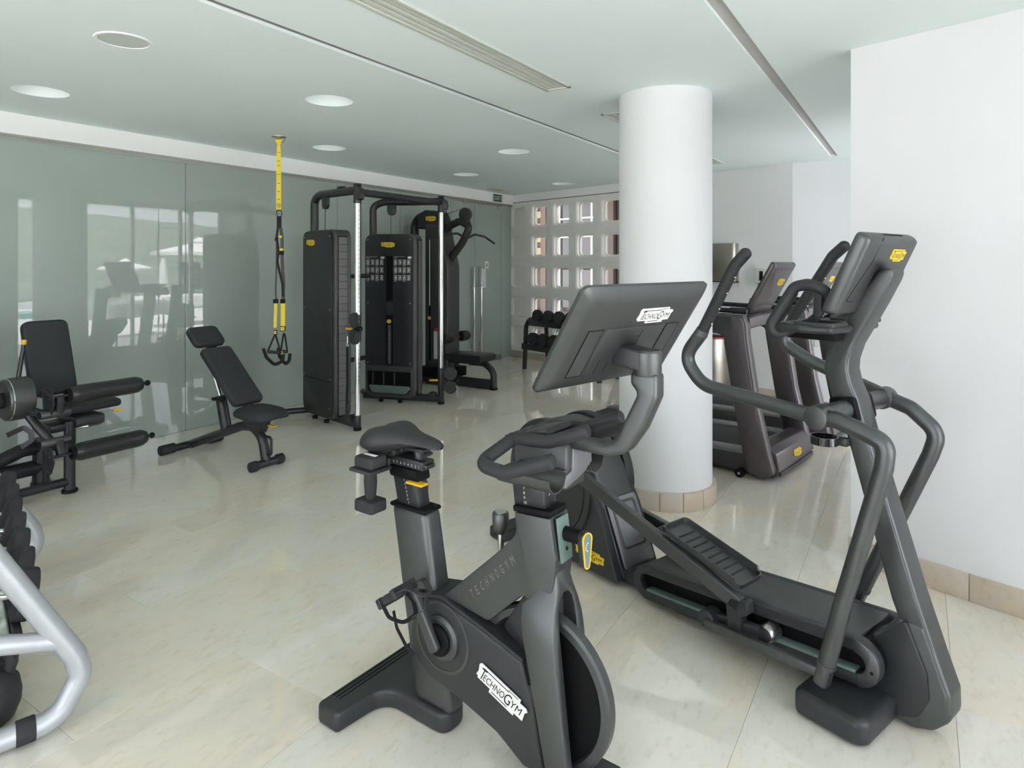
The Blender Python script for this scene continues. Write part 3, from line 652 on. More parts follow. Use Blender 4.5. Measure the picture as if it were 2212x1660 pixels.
l2 = MB(); l2.M = lv.M; l2.ringprism(td, [(p[0] * .78, p[1] * .93 - .001) for p in td], 'z', .021, .0245); l2.build('lever_rim', 'lever_yellow', lever)
l3 = MB(); l3.M = lv.M; l3.prism([(p[0] * .78, p[1] * .93 - .001) for p in td], 'z', .0215, .0232); l3.build('lever_face', 'panel_green', lever)
l4 = MB(); l4.M = lv.M
for k in range(5): l4.prism(arc(.006, -.010, .0135, 100 + 32 * k, 122 + 32 * k, 3) + arc(.006, -.010, .0110, 122 + 32 * k, 100 + 32 * k, 3), 'z', .0231, .0236)
l4.build('turn_mark', 'ink_white', lever)
# handlebar post, trough body, console
MB().prism([(.388, .81), (.500, .818), (.492, .90), (.378, .89)], 'y', -.034, .034).build('handlebar_post', 'black_metal', bike, bevel=.006)
for k in range(5): text_part(bike, 'post_number', str(6 + k), (.420 + .0012 * k, -.0346, .880 - .0138 * k), (1, 0, 0), (0, 0, 1), .0085, 'ink_white')
for k in range(5):
    mt = MB(); mt.M = frame((.4985 - .0012 * k, -.015, .886 - .0145 * k), (0, 1, 0), (-.1, 0, 1)); mt.prism([(0, 0), (.012, 0), (.009, .008)], 'z', 0, .002); mt.build('post_notch', 'chrome', bike)
body = MB()
xs0, xs1 = .395, .575
cr = [(-.052, .952), (-.052, .995), (-.035, 1.035), (.035, 1.035), (.052, .995), (.052, .952)]
body.bx(.40, .585, -.052, .052, .900, 1.03)
body.bx(.42, .585, -.070, .070, .925, .962)
body.build('handlebar_body', 'graphite', bike, bevel=.008, seg=2)
MB().add([], []) 
tpl = [(-.070, .912), (-.070, .948), (-.030, .955), (-.024, 1.030), (.024, 1.030), (.034, .990), (.078, .990), (.082, .955), (.03, .930)]
tb = MB(); tb.prism(fillet(tpl, .004, 2), 'x', .583, .592); tb.build('front_plate', 'graphite_light', bike, bevel=.002)
for s in (-1, 1):
    o_ = arc(s * .112, .958, .046, 180, 360, 16); i_ = arc(s * .112, .958, .0425, 360, 180, 16)
    MB().prism(o_ + i_, 'x', .405, .592).build('bottle_trough', 'graphite', bike)
    MB().prism(arc(s * .112, .958, .043, 180, 360, 14), 'x', .41, .424).build('trough_end', 'black_plastic', bike)
cs_ = MB(); cs_.M = Matrix.Translation((.452, 0, 1.042)) @ Matrix.Rotation(math.radians(-15), 4, 'Y'); cs_.bx(-.075, .080, -.070, .070, -.009, .009)
cons = cs_.build('bike_console', 'black_plastic', bike, bevel=.004)
c2_ = MB(); c2_.M = cs_.M; c2_.bx(-.067, .072, -.062, .062, .0085, .0096); c2_.build('console_screen', 'bronze_dark', cons)
for s in (-1, 1):
    MB().tube([(.43, 0, 1.030), (.43, s * .095, 1.036), (.555, s * .10, 1.045), (.682, s * .10, 1.098)], .0185, n=16, fil=.03).build('inner_horn', 'soft_black', bike, bevel=.006, seg=3)
    MB().tube([(.43, s * .09, 1.036), (.405, s * .228, .988), (.50, s * .232, .983), (.652, s * .226, 1.042)], .0195, n=16, fil=.04, fn=8).build('outer_horn', 'soft_black', bike, bevel=.006, seg=3)
# monitor arm and big monitor
armp = fillet([(.52, 1.012), (.70, 1.012), (.755, 1.028), (.805, 1.10), (.845, 1.19), (.845, 1.255), (.769, 1.255), (.769, 1.222), (.790, 1.198), (.762, 1.142), (.722, 1.062), (.69, 1.046), (.52, 1.046)], [0, .03, .06, .05, .04, 0, 0, .02, .02, .05, .04, .03, 0], 5)
MB().prism(armp, 'y', -.030, .030).build('monitor_arm', 'graphite', bike, bevel=.012, seg=3)
MB().lathe([(.036, 1.245), (.038, 1.25), (.038, 1.308), (.034, 1.314), (0, 1.314)], (.807, 0, 0), 'z', 32).build('arm_head', 'graphite', bike)
MONM = frame((.742, 0, 1.353), (math.sin(math.radians(12.3)), math.cos(math.radians(12.3)), 0), (.545 * math.cos(math.radians(12.3)), -.545 * math.sin(math.radians(12.3)), .838))
# local axes of the monitor: x across (towards the far side), y up, z = out of its back
ms = MB(); ms.M = MONM
o1 = fillet([(-.270, -.166), (.270, -.166), (.270, .166), (-.270, .166)], .022, 5)
def sc(l, a, b): return [(p[0] * a, p[1] * b) for p in l]
sg = -1 if MONM.col[2].x < 0 else 1
ms.ring_loft([[(p[0], p[1], z * sg) for p in l] for l, z in ((sc(o1, .985, .975), -.010), (o1, -.006), (o1, .004), (sc(o1, .975, .955), .009), (sc(o1, .93, .88), .016), (sc(o1, .86, .74), .021))])
mon = ms.build('monitor', 'graphite', bike, smooth=50)
m2 = MB(); m2.M = MONM; m2.bx(-.25, .25, -.147, .147, -.0107 * sg, -.0100 * sg); m2.build('screen', 'screen_glass', mon)
m3 = MB(); m3.M = MONM; m3.prism(fillet([(-.128, -.112), (.128, -.112), (.128, .042), (-.128, .042)], .006, 2), 'z', .0195 * sg, .0235 * sg); m3.build('back_cover', 'graphite', mon, bevel=.0015)
for x0 in (-.196, .136):
    me_ = MB().bx(x0, x0 + .058, -.112, .042, -.0008, .0008).mesh('speaker_grille')
    obj('speaker_grille', me_, 'perforated', mon, MONM @ Matrix.Translation((0, 0, .0216 * sg)))
    m3b = MB(); m3b.M = MONM; m3b.ringprism([(x0, -.112), (x0 + .058, -.112), (x0 + .058, .042), (x0, .042)], [(x0 + .0015, -.1105), (x0 + .0565, -.1105), (x0 + .0565, .0405), (x0 + .0015, .0405)], 'z', .021 * sg, .0228 * sg); m3b.build('grille_edge', 'void_black', mon)
for q_ in ((.030, .0318, -.035, .030), (.010, .030, .008, .0095), (-.090, -.0885, -.112, -.062), (-.052, -.0505, -.112, -.075)):
    m4 = MB(); m4.M = MONM; m4.bx(*q_, .0232 * sg, .0239 * sg).build('cover_seam', 'void_black', mon)
ux_, uy_ = MONM.col[0].to_3d() * sg, MONM.col[1].to_3d()
logo(bike, MONM @ Vector((-.022, .052, .0208 * sg)), ux_, uy_, .150, 'white_plate', .95)
nk = MB(); a_ = MONM @ Vector((.0, -.055, .018 * sg)); b_ = Vector((.807, 0, 1.285))
nk.tube([a_, b_], 0, sec=(.075, .055, .25), up=(0, 0, 1)); nk.build('monitor_neck', 'black_plastic', bike, bevel=.004)
logo(bike, (.262, -.0665, .255), (.181, 0, -.068), (.068, 0, .181), .195, 'white_plate', .95)
for i, (x, y, z, lab) in enumerate(((-.176, -.105, .69, 'small black hand weight hanging upright beside the bike saddle, nearer the camera'), (-.176, .105, .69, 'small black hand weight hanging upright behind the bike saddle, on its far side'))):
    M_ = Matrix.Translation((-1.42, 1.72, 0)) @ Matrix.Rotation(math.radians(-4), 4, 'Z'); p = M_ @ Vector((x, y, z))
    t = thing('hand_weight', lab, 'dumbbell', p, -4, 'hand weights on the cycle')
    hd = fillet([(-.046, -.038), (.046, -.038), (.046, .038), (-.046, .038)], .014, 3)
    MB().prism(hd, 'z', .0, .042).build('weight_head', 'rubber', t, bevel=.008, seg=2)
    MB().prism(hd, 'z', .153, .192).build('weight_head', 'rubber', t, bevel=.008, seg=2)
    MB().lathe([(.017, .036), (.021, .07), (.023, .10), (.020, .16)], n=18).build('weight_handle', 'rubber', t)
    MB().bx(-.03, .03, -.008, .008, .1915, .1935).build('weight_mark', 'ink_white', t, bevel=.001)
# power cable coiled on the floor behind the cycle
cc = []
for k in range(90):
    a = k * .34; r = .05 + .012 * math.sin(k * .7)
    cc.append((.06 + r * math.cos(a) * 1.2, .20 + r * math.sin(a) * .7, .006 + .0035 * (k // 18)))
cc = [(-.03, .05, .09), (-.01, .09, .03), (.02, .14, .006)] + cc + [(.16, .24, .006), (.30, .30, .006)]
cab = MB(); cab.M = Matrix.Translation((-1.42, 1.72, 0)) @ Matrix.Rotation(math.radians(-4), 4, 'Z'); cab.tube(cc, .0045, n=6)
tag(cab.build('power_cable', 'ink_black'), 'thin black power cable coiled on the floor behind the indoor cycle', 'cable')

# ================================================================== ELLIPTICAL
ell = thing('elliptical_trainer', 'dark grey elliptical trainer in front of the white right wall', 'elliptical trainer', (-.935, 2.8985, 0), -20)
# flywheel housing at the rear
hc, hr = (-.71, .40), .305
hp_ = arc(hc[0], hc[1], hr, 195, 38, 26) + [(-.405, .50), (-.335, .32), (-.215, .03), (-.985, .03), (-1.005, .14)]
MB().prism(hp_, 'y', -.115, .115).build('flywheel_housing', 'graphite', ell, bevel=.022, seg=3, ang=45)
for s in (-1, 1):
    MB().lathe([(0, s * .115), (.312, s * .115), (.316, s * .125), (.316, s * .165), (.305, s * .172), (.288, s * .172), (.283, s * .164), (0, s * .164)], (hc[0], 0, hc[1]), 'y', 64).build('crank_disc', 'black_plastic', ell)
    MB().ringlathe([(.281, s * .1643), (.281, s * .1655), (.276, s * .1655), (.276, s * .1643)], (hc[0], 0, hc[1]), 'y', 64).build('disc_ring', 'void_black', ell)
wh = fillet([(-.52, .20), (-.40, .42), (-.345, .33), (-.220, .03), (-.62, .03), (-.62, .10)], [.05, .05, .03, .01, .01, .04], 4)
MB().prism(wh, 'y', -.150, .150).build('housing_skirt', 'black_plastic', ell, bevel=.012, seg=3)
fr = frame((-.262, 0, .175), (0, 1, 0), (-.41, 0, .91))
f1 = MB(); f1.M = fr; f1.prism(fillet([(-.105, -.10), (.105, -.10), (.105, .22), (-.105, .22)], .02, 3), 'z', .004, .016); f1.build('front_panel', 'graphite_light', ell, bevel=.004)
f2 = MB(); f2.M = fr; f2.ringprism(fillet([(-.082, -.02), (.082, -.02), (.082, .20), (-.082, .20)], .025, 4), fillet([(-.070, -.008), (.070, -.008), (.070, .188), (-.070, .188)], .018, 4), 'z', .014, .021); f2.build('panel_recess', 'bronze_grey', ell, bevel=.002)
logo(ell, (-.502, -.1515, .078), (.185, 0, .0), (0, 0, 1), .20, 'logo_yellow', .75)
MB().bx(-1.085, -.955, -.275, .275, 0, .065).build('rear_foot', 'black_plastic', ell, bevel=.016, seg=3)
MB().bx(-1.0, -.80, -.07, .07, .02, .10).build('rear_bridge', 'black_plastic', ell, bevel=.01)
MB().prism([(-.26, .02), (-.02, .02), (.02, .12), (-.24, .088)], 'y', -.095, .095).build('bridge', 'black_plastic', ell, bevel=.008)
# inclined twin rail
A_, B_ = (-.045, .108), (.862, .196)
rn = Vector((B_[0] - A_[0], B_[1] - A_[1])).normalized()
MB().prism(capsule((A_[0] + .02, A_[1] - .004), (B_[0] - .0, B_[1] - .004), .068), 'y', -.112, .112).build('rail_core', 'void_black', ell, bevel=.004)
tops = [(A_[0] - .02, A_[1] + .058), (A_[0] - .02, A_[1] + .074), (B_[0] + .0, B_[1] + .076), (B_[0] + .0, B_[1] + .058)]
MB().prism(tops, 'y', -.150, .150).build('rail_cover', 'graphite', ell, bevel=.006, seg=3)
for s in (-1, 1):
    MB().ringprism(capsule(A_, B_, .076, 12), capsule(A_, B_, .036, 12), 'y', s * .112, s * .152).build('side_rail', 'black_plastic', ell, bevel=.006, seg=2)
    off = -.030
    MB().prism([(A_[0], A_[1] + off - .008), (B_[0], B_[1] + off - .008), (B_[0], B_[1] + off + .003), (A_[0], A_[1] + off + .003)], 'y', s * .108, s * .150).build('roller_track', 'panel_green', ell, bevel=.001)
    MB().prism([(A_[0] + .12, A_[1] - .098), (B_[0] - .08, B_[1] - .125), (B_[0] - .08, B_[1] - .09), (A_[0] + .12, A_[1] - .07)], 'y', s * .06, s * .10).build('under_beam', 'black_plastic', ell, bevel=.004)
MB().prism(arc(B_[0], B_[1], .0785, -84, 96, 14) + arc(B_[0], B_[1], .034, 96, -84, 14), 'y', -.155, -.108).build('rail_end', 'graphite', ell, bevel=.004)
MB().cyl((B_[0] + .055, -.1555, B_[1] - .01), (B_[0] + .055, -.150, B_[1] - .01), .006, n=12).build('bolt', 'ink_black', ell)
# front boot, foot and column
boot = fillet([(.80, .10), (.84, .055), (.90, .018), (1.0, .006), (1.06, .028), (1.112, .085), (1.110, .165), (1.079, .25), (1.040, .36), (.955, .36), (.90, .28), (.86, .25)], [.02, .03, .03, .05, .05, .06, .03, .02, .02, .02, .02, .02], 5)
MB().prism(boot, 'y', -.055, .055).build('boot', 'graphite', ell, bevel=.018, seg=4)
cov = fillet([(.985, .362), (1.048, .21), (1.054, .13), (1.02, .055), (.955, .03), (.88, .06), (.855, .16), (.885, .26)], [.01, .03, .05, .05, .04, .04, .03, .03], 4)
for s in (-1, 1): MB().prism(cov, 'y', s * .050, s * .066).build('boot_cover', 'black_plastic', ell, bevel=.005, seg=2)
MB().prism(fillet([(.73, -.292), (.93, -.292), (.955, -.26), (.955, .26), (.93, .292), (.73, .292), (.715, .27), (.715, -.27)], .035, 4), 'z', .006, .092).build('front_foot', 'black_plastic', ell, bevel=.022, seg=4)
for s in (-1, 1): MB().cyl((.83, s * .22, 0), (.83, s * .22, .012), .022).build('levelling_foot', 'ink_black', ell)
colL = [(.962, .34), (.936, .407), (.772, .985), (.740, 1.045), (.716, 1.11), (.704, 1.165), (.714, 1.215), (.748, 1.29), (.783, 1.35), (.85, 1.458), (.895, 1.520)]
colR = [(.925, 1.535), (.943, 1.520), (.934, 1.49), (.895, 1.41), (.844, 1.314), (.812, 1.255), (.795, 1.20), (.792, 1.165), (.802, 1.12), (.826, 1.066), (.853, .966), (1.014, .439), (1.075, .26)]
MB().prism(colL + colR, 'y', -.052, .052).build('column', 'graphite', ell, bevel=.024, seg=4, ang=45)
MB().prism([(.7555, 1.04), (.826, 1.058), (.8235, 1.064), (.753, 1.046)], 'y', -.0530, .0530).build('column_seam', 'ink_black', ell) if False else None
# console monitor
tm = math.radians(24.1)
EM = frame((.842, 0, 1.512), (0, 1, 0), (math.sin(tm), 0, math.cos(tm)))       # z axis = towards the front
e1 = MB(); e1.M = EM
eo = fillet([(-.205, -.150), (.205, -.150), (.205, .150), (-.205, .150)], .02, 5); es_ = 1 if EM.col[2].x > 0 else -1
e1.ring_loft([[(p[0], p[1], z * es_) for p in l] for l, z in ((sc(eo, .985, .98), -.012), (eo, -.006), (eo, .006), (sc(eo, .985, .98), .020), (sc(eo, .955, .94), .032), (sc(eo, .90, .88), .036))])
emon = e1.build('console', 'graphite', ell, smooth=50)
e2 = MB(); e2.M = EM; e2.bx(-.190, .190, -.135, .135, -.0128 * es_, -.0118 * es_); e2.build('screen', 'screen_glass', emon)
e3 = MB(); e3.M = EM
e3.tube([(-.10, .148, .0345 * es_), (-.108, .06, .0362 * es_), (-.16, -.07, .0362 * es_), (-.165, -.09, .0362 * es_), (-.11, -.092, .0362 * es_)], .0012, n=5, fil=.02); e3.build('back_seam', 'void_black', emon)
e4 = MB(); e4.M = EM; e4.bx(-.05, .10, .1495, .1515, .006 * es_, .012 * es_); e4.build('vent_slot', 'void_black', emon)
ux_, uy_ = (EM.col[0].to_3d(), EM.col[1].to_3d())
logo(ell, EM @ Vector((.012, .062, .0355 * es_)), ux_, uy_, .115, 'logo_yellow', 1.15)
# shelf and fixed handles
MB().prism(fillet([(.585, -.20), (.70, -.215), (.80, -.19), (.815, -.06), (.815, .06), (.80, .19), (.70, .215), (.585, .20)], .03, 4), 'z', 1.300, 1.330).build('shelf', 'black_plastic', ell, bevel=.012, seg=3)
MB().bx(.60, .78, -.12, .12, 1.27, 1.305).build('shelf_support', 'void_black', ell, bevel=.006)
for s in (-1, 1):
    MB().ringprism(fillet([(.665, s * .205), (.665, s * .07), (.808, s * .07), (.808, s * .195)], .02, 4), fillet([(.680, s * .192), (.680, s * .083), (.795, s * .083), (.795, s * .183)], .015, 4), 'z', 1.325, 1.340).build('tray_lip', 'black_plastic', ell, bevel=.003)
    MB().tube([(.625, s * .10, 1.305), (.590, s * .19, 1.285), (.582, s * .195, 1.320), (.660, s * .17, 1.462), (.705, s * .165, 1.472), (.760, s * .155, 1.455), (.768, s * .12, 1.41)], .0205, n=14, fil=.035, fn=6).build('fixed_handle', 'soft_black', ell)
    MB().tube([(.742, s * .155, 1.455), (.735, s * .15, 1.36), (.70, s * .14, 1.335), (.65, s * .12, 1.325)], 0, fil=.03, sec=(.030, .020, .5), up=(0, 1, 0)).build('handle_strut', 'black_plastic', ell)
    MB().bx(-.001, .001, -.012, .012, -.06, .06).build('pulse_sensor', 'chrome', ell).matrix_local = Matrix.Translation((.6335, s * .1610, 1.385)) @ Matrix.Rotation(math.radians(29), 4, 'Y')
# swinging arms
MB().cyl((.790, -.262, 1.028), (.790, .262, 1.028), .034, n=28).build('pivot_tube', 'graphite', ell, bevel=.003)
MB().prism(fillet([(.745, .985), (.842, .985), (.820, 1.075), (.735, 1.062)], .015, 3), 'y', -.075, .075).build('pivot_block', 'void_black', ell, bevel=.006)
swing = {-1: ([(.770, 1.026), (.322, 1.066), (.235, 1.165), (.318, 1.268)], [(.318, 1.268), (.470, 1.540), (.512, 1.582)], [(.772, 1.026), (.850, 1.028), (1.002, .985), (.993, .905), (.876, .462), (.815, .205)]),
         1: ([(.812, 1.030), (.500, 1.135), (.385, 1.195), (.400, 1.268)], [(.400, 1.268), (.595, 1.575), (.640, 1.615)], [(.815, 1.025), (.885, 1.005), (.975, .93), (.950, .845), (.712, .262)])}
for s in (-1, 1):
    up_, grip, low = swing[s]; y = s * .25
    t_ = MB().tube([(x, y, z) for x, z in up_], .0265, n=16, fil=.12, fn=10); t_.sphere((up_[0][0], y, up_[0][1]), .0265)
    arm = t_.build('swing_arm', 'graphite', ell)
    g = MB().tube([(x, y, z) for x, z in grip], .0225, n=16, fil=.03); g.sphere((grip[-1][0], y, grip[-1][1]), .0225); g.build('hand_grip', 'soft_black', arm)
    d = (Vector(grip[1]) - Vector(grip[0])).normalized()
    q0 = Vector(grip[0]); MB().cyl((q0.x - d.x * .005, y, q0.y - d.y * .005), (q0.x + d.x * .02, y, q0.y + d.y * .02), .0275, .0245).build('grip_collar', 'graphite', arm)
    for k in range(4):
        p = q0 + d * (.06 + .07 * k) + Vector((d.y, -d.x)) * .0222; MB().sphere((p.x, y, p.y), .004, n=8, m=6).build('screw', 'chrome', arm)
    lo = MB().tube([(x, y, z) for x, z in low], .0285, n=16, fil=.07, fn=10); lo.build('lower_arm', 'graphite', ell)
    e0, e1_ = Vector(low[-1]), (Vector(low[-1]) - Vector(low[-2])).normalized()
    b0 = e0 - e1_ * .006; b1 = e0 + e1_ * .075
    ab = MB().cyl((b0.x, y, b0.y), (b0.x + e1_.x * .012, y, b0.y + e1_.y * .012), .0300).build('arm_ferrule', 'graphite', ell)
    MB().tube([(b0.x, y, b0.y), (b1.x, y, b1.y)], 0, sec=(.048, .056, .8), up=(0, 1, 0)).build('arm_foot', 'graphite', ell, bevel=.006, seg=3)
    MB().cyl((.790, y - .034, 1.028), (.790, y + .034, 1.028), .0405, n=32).build('pivot_cap', 'graphite', ell, bevel=.004)
# pedal arms, treads, rollers
def pedal_side(s, pin, end, roller_x):
    d = Vector((end[0] - pin[0], 0, end[1] - pin[1])); L = d.length; d.normalize(); up = Vector((-d.z, 0, d.x)); up = up if up.z > 0 else -up
    y = s * .205
    MB().tube([(pin[0], y, pin[1]), (end[0], y, end[1])], 0, sec=(.034, .058, .3), up=up).build('pedal_arm', 'graphite', ell, bevel=.003)
    MB().cyl((pin[0], s * .16, pin[1]), (pin[0], s * .225, pin[1]), .034).build('crank_pin', 'black_plastic', ell, bevel=.003)
    MB().prism(fillet([(end[0] - .035, end[1] + .02), (end[0] + .03, end[1] + .022), (end[0] + .038, end[1] - .02), (end[0] + .005, end[1] - .04), (end[0] + .008, end[1] - .105), (end[0] - .045, end[1] - .098), (end[0] - .055, end[1] - .015)], .008, 3), 'y', s * .172, s * .222).build('carriage_bracket', 'black_plastic', ell, bevel=.005, seg=2)
    zr = A_[1] + (roller_x - A_[0]) * (B_[1] - A_[1]) / (B_[0] - A_[0])
    k = (B_[1] - A_[1]) / (B_[0] - A_[0])
    MB().tube([(roller_x - .235, s * .185, zr - .235 * k - .012), (roller_x, s * .185, zr)], 0, sec=(.035, .042, .6), up=(0, 0, 1)).build('roller_carriage', 'black_plastic', ell, bevel=.003)
    MB().lathe([(0, s * .205), (.022, s * .205), (.030, s * .195), (.033, s * .180), (.033, s * .135), (0, s * .135)] if s > 0 else [(0, s * .205), (.022, s * .205), (.030, s * .195), (.033, s * .180), (.033, s * .135), (0, s * .135)], (roller_x, 0, zr), 'y', 28).build('roller', 'steel', ell)
    MB().cyl((roller_x, s * .199, zr), (roller_x, s * .209, zr), .026).build('roller_cap', 'black_plastic', ell, bevel=.002)
    MB().lathe([(.030, s * .17), (.036, s * .17), (.036, s * .23), (.030, s * .236), (0, s * .236)], (roller_x - .235, 0, zr - .235 * k - .012), 'y', 24).build('link_joint', 'black_plastic', ell)
    # tread: shallow tray with a raised lip and ribs
    M_ = frame((pin[0] + d.x * L * .79, s * .112, pin[1] + d.z * L * .79 + .038), d, (0, 1, 0))
    tr = MB(); tr.M = M_
    o_ = fillet([(-.205, -.085), (.19, -.085), (.19, .085), (-.205, .085)], .03, 5)
    def lo_(k, z): return [(p[0] * k[0], p[1] * k[1], z) for p in o_]
    zs = 1 if M_.col[2].z > 0 else -1
    lip = [(.042 if p[1] * s < .07 else .014) for p in o_]
    tr.ring_loft([lo_((.93, .86), -.006 * zs), lo_((1, 1), .002 * zs), [(p[0], p[1], zs * (.036 if abs(p[0]) < .17 else .022)) for p in o_], [(p[0] * .97, p[1] * .93, zs * (.036 if abs(p[0]) < .17 else .022)) for p in o_], lo_((.955, .90), .006 * zs)])
    tread = tr.build('pedal_tread', 'graphite', ell, bevel=.0, smooth=40)
    for q in range(8):
        rb = MB(); rb.M = M_; x = -.13 + q * .036; rb.box((x, 0, .0072 * zs), (.006, .105, .004)); rb.build('tread_rib', 'soft_black', tread)
pedal_side(-1, (-.475, .520), (.465, .240), .560)
pedal_side(1, (-.945, .290), (.300, .150), .400)
MB().tube([(.325, -.232, .122), (.800, -.232, .155)], 0, sec=(.028, .034, .4), up=(0, 0, 1)).build('drive_link', 'graphite', ell, bevel=.003)
MB().tube([(.165, .232, .105), (.690, .232, .150)], 0, sec=(.028, .034, .4), up=(0, 0, 1)).build('drive_link', 'graphite', ell, bevel=.003)
# cup ring on the column
MB().ringlathe([(.047, 0), (.047, .028), (.043, .028), (.043, .004), (.0, .004), (0, 0)], (.735, -.105, .900), 'z', 32).build('cup_ring', 'screen_glass', ell)
MB().bx(.745, .80, -.075, -.045, .895, .925).build('cup_bracket', 'black_plastic', ell, bevel=.004)

# ================================================================== TREADMILLS
TD = Vector((math.cos(math.radians(-10)), math.sin(math.radians(-10)), 0)); TN = Vector((-TD.y, TD.x, 0)); T0 = Vector((-.79, 5.2035, 0))
tm_ = thing('treadmill', 'bronze-grey treadmill nearest the column, seen between column and elliptical', 'treadmill', T0, -10, 'treadmills facing the window')
MB().prism([(-1.86, .035), (-.17, .03), (-.17, .165), (-1.86, .125)], 'y', -.40, .40).build('deck', 'bronze_dark', tm_, bevel=.012, seg=3)
MB().prism([(-1.84, .124), (-.15, .168), (-.15, .176), (-1.84, .132)], 'y', -.275, .275).build('running_belt', 'belt_rubber', tm_, bevel=.002)
for s in (-1, 1):
    MB().prism([(-1.85, .118), (-.17, .162), (-.17, .190), (-1.85, .145)], 'y', s * .285, s * .415).build('side_rail', 'deck_grey', tm_, bevel=.008, seg=2)
    up = fillet([(-.165, .045), (-.05, .02), (.025, .06), (-.005, .16), (-.095, .54), (-.165, 1.00), (-.172, 1.10), (-.20, 1.172), (-.62, 1.160), (-.62, 1.035), (-.40, 1.025), (-.340, 1.01), (-.335, .95), (-.265, .52), (-.18, .10)], [.02, .03, .03, .05, .2, .1, .05, .04, .03, .03, .02, .05, .05, .2, .05], 5)
    u = MB().prism(up, 'y', s * .352, s * .450).build('upright', 'bronze_grey', tm_, bevel=.020, seg=3, ang=45)
    MB().prism(fillet([(-.60, 1.045), (-.285, 1.045), (-.275, 1.155), (-.60, 1.150)], .02, 3), 'y', s * .449, s * .4525).build('arm_inlay', 'bronze_dark', u, bevel=.001)
    MB().ringlathe([(.036, 1.1655), (.036, 1.1690), (.030, 1.1690), (.030, 1.1655)], (-.34, s * .40, 0), 'z', 24).build('cup_rim', 'ink_black', u)
    MB().tube([(-.22, s * .30, 1.185), (-.72, s * .30, 1.195)], .019, n=12).build('handrail', 'soft_black', tm_, bevel=.005)
    MB().tube([(-.30, s * .30, 1.155), (-.62, s * .34, 1.155)], 0, sec=(.05, .02, .5), up=(0, 0, 1)).build('rail_support', 'void_black', tm_)
    MB().cyl((-.215, s * .425, .032), (-.215, s * .462, .032), .032).build('wheel', 'ink_black', tm_, bevel=.004)
    MB().cyl((-.215, s * .460, .032), (-.215, s * .464, .032), .010).build('wheel_hub', 'chrome', tm_)
hood = fillet([(-.24, .035), (-.02, .012), (.035, .05), (.010, .185), (-.035, .222), (-.13, .232), (-.20, .185), (-.24, .165)], [.02, .03, .03, .03, .04, .03, .02, .02], 5)
MB().prism(hood, 'y', -.352, .352).build('motor_hood', 'bronze_grey', tm_, bevel=.006, seg=2)
MB().tube([(.036, -.352, .050), (.040, 0, .046), (.036, .352, .050)], 0, sec=(.012, .03, .5), up=(0, 0, 1)).build('hood_bumper', 'bronze_dark', tm_)
MB().tube([(-.225, -.36, 1.105), (-.215, -.2, 1.115), (-.21, 0, 1.118), (-.215, .2, 1.115), (-.225, .36, 1.105)], 0, sec=(.10, .085, .4), up=(0, 0, 1)).build('cross_panel', 'bronze_grey', tm_)
MB().bx(-.335, -.245, -.35, .35, 1.095, 1.165).build('control_ledge', 'bronze_dark', tm_, bevel=.012)
ta = math.atan2(.22, .40)
TM = frame((-.170, 0, 1.345), (0, 1, 0), (math.sin(ta), 0, math.cos(ta)))
to = fillet([(-.225, -.232), (.225, -.232), (.225, .232), (-.225, .232)], .014, 4)
t1 = MB(); t1.M = TM
t1.ring_loft([[(p[0], p[1], z) for p in l] for l, z in ((sc(to, .985, .985), -.016), (to, -.010), (to, .010), (sc(to, .96, .96), .022), (sc(to, .88, .88), .026))])
tc_ = t1.build('console', 'bronze_grey', tm_, smooth=50)
t2 = MB(); t2.M = TM; t2.bx(-.21, .21, -.215, .215, -.0168, -.0158); t2.build('screen', 'screen_glass', tc_)
t3 = MB(); t3.M = TM; t3.bx(-.20, .21, .185, .188, .0225, .0262).build('back_seam', 'ink_black', tc_)
t4 = MB(); t4.M = TM; t4.prism(fillet([(-.20, -.228), (.20, -.228), (.17, -.14), (0, -.125), (-.17, -.14)], .02, 4), 'z', .022, .029); t4.build('back_foot', 'bronze_grey', tc_, bevel=.003)
logo(tm_, TM @ Vector((.01, .045, .0262)), (0, 1, 0), TM.col[1].to_3d(), .13, 'logo_yellow', 1.3)
logo(tm_, (.0282, -.03, .095), (0, 1, 0), (-.19, 0, 1), .16, 'logo_yellow', 1.0)
t5 = copy_tree(tm_); t5.location = T0 + TN * 1.30; t5['label'] = 'bronze-grey treadmill farther back, half hidden behind the elliptical console'

# ================================================================== on the plaster wall behind them
t = thing('towel_dispenser', 'brushed steel paper towel dispenser on the back wall right of the column', 'dispenser', farw(3.885, 0, 1.322), -16.1)
MB().prism(fillet([(-.175, 0), (.175, 0), (.175, -.075), (.155, -.105), (-.155, -.105), (-.175, -.075)], [0, 0, .02, .03, .03, .02], 4), 'z', 0, .455).build('cover', 'brushed_steel', t, bevel=.003)
MB().prism([(-.178, 0), (.178, 0), (.178, -.07), (-.178, -.07)], 'z', -.012, .0).build('tray_edge', 'ink_black', t, bevel=.002)
t = thing('soap_dispenser', 'small beige soap dispenser on the back wall', 'dispenser', farw(4.385, 0, 1.31), -16.1)
MB().bx(-.085, .085, -.09, 0, 0, .18).build('body', 'white_plastic', t, bevel=.012, seg=3)
MB().bx(-.022, .022, -.093, -.088, .03, .14).build('level_window', 'ink_black', t, bevel=.002)
MB().bx(-.045, .03, -.08, -.01, -.05, .005).build('push_bar', 'bronze_dark', t, bevel=.006)
p = farw(3.82, -.16, 0)
t = thing('waste_bin', 'half-round steel waste bin with a red liner below the towel dispenser', 'waste bin', p, -16.1)
pl = arc(0, .12, .155, 180, 360, 20, .26)
MB().prism(pl, 'z', .02, .64).build('body', 'brushed_steel', t, bevel=.004)
MB().prism(arc(0, .12, .158, 180, 360, 20, .263), 'z', 0, .04).build('base_ring', 'ink_black', t)
MB().prism(arc(0, .12, .150, 180, 360, 20, .255), 'z', .635, .66).build('liner_edge', 'red_plastic', t)
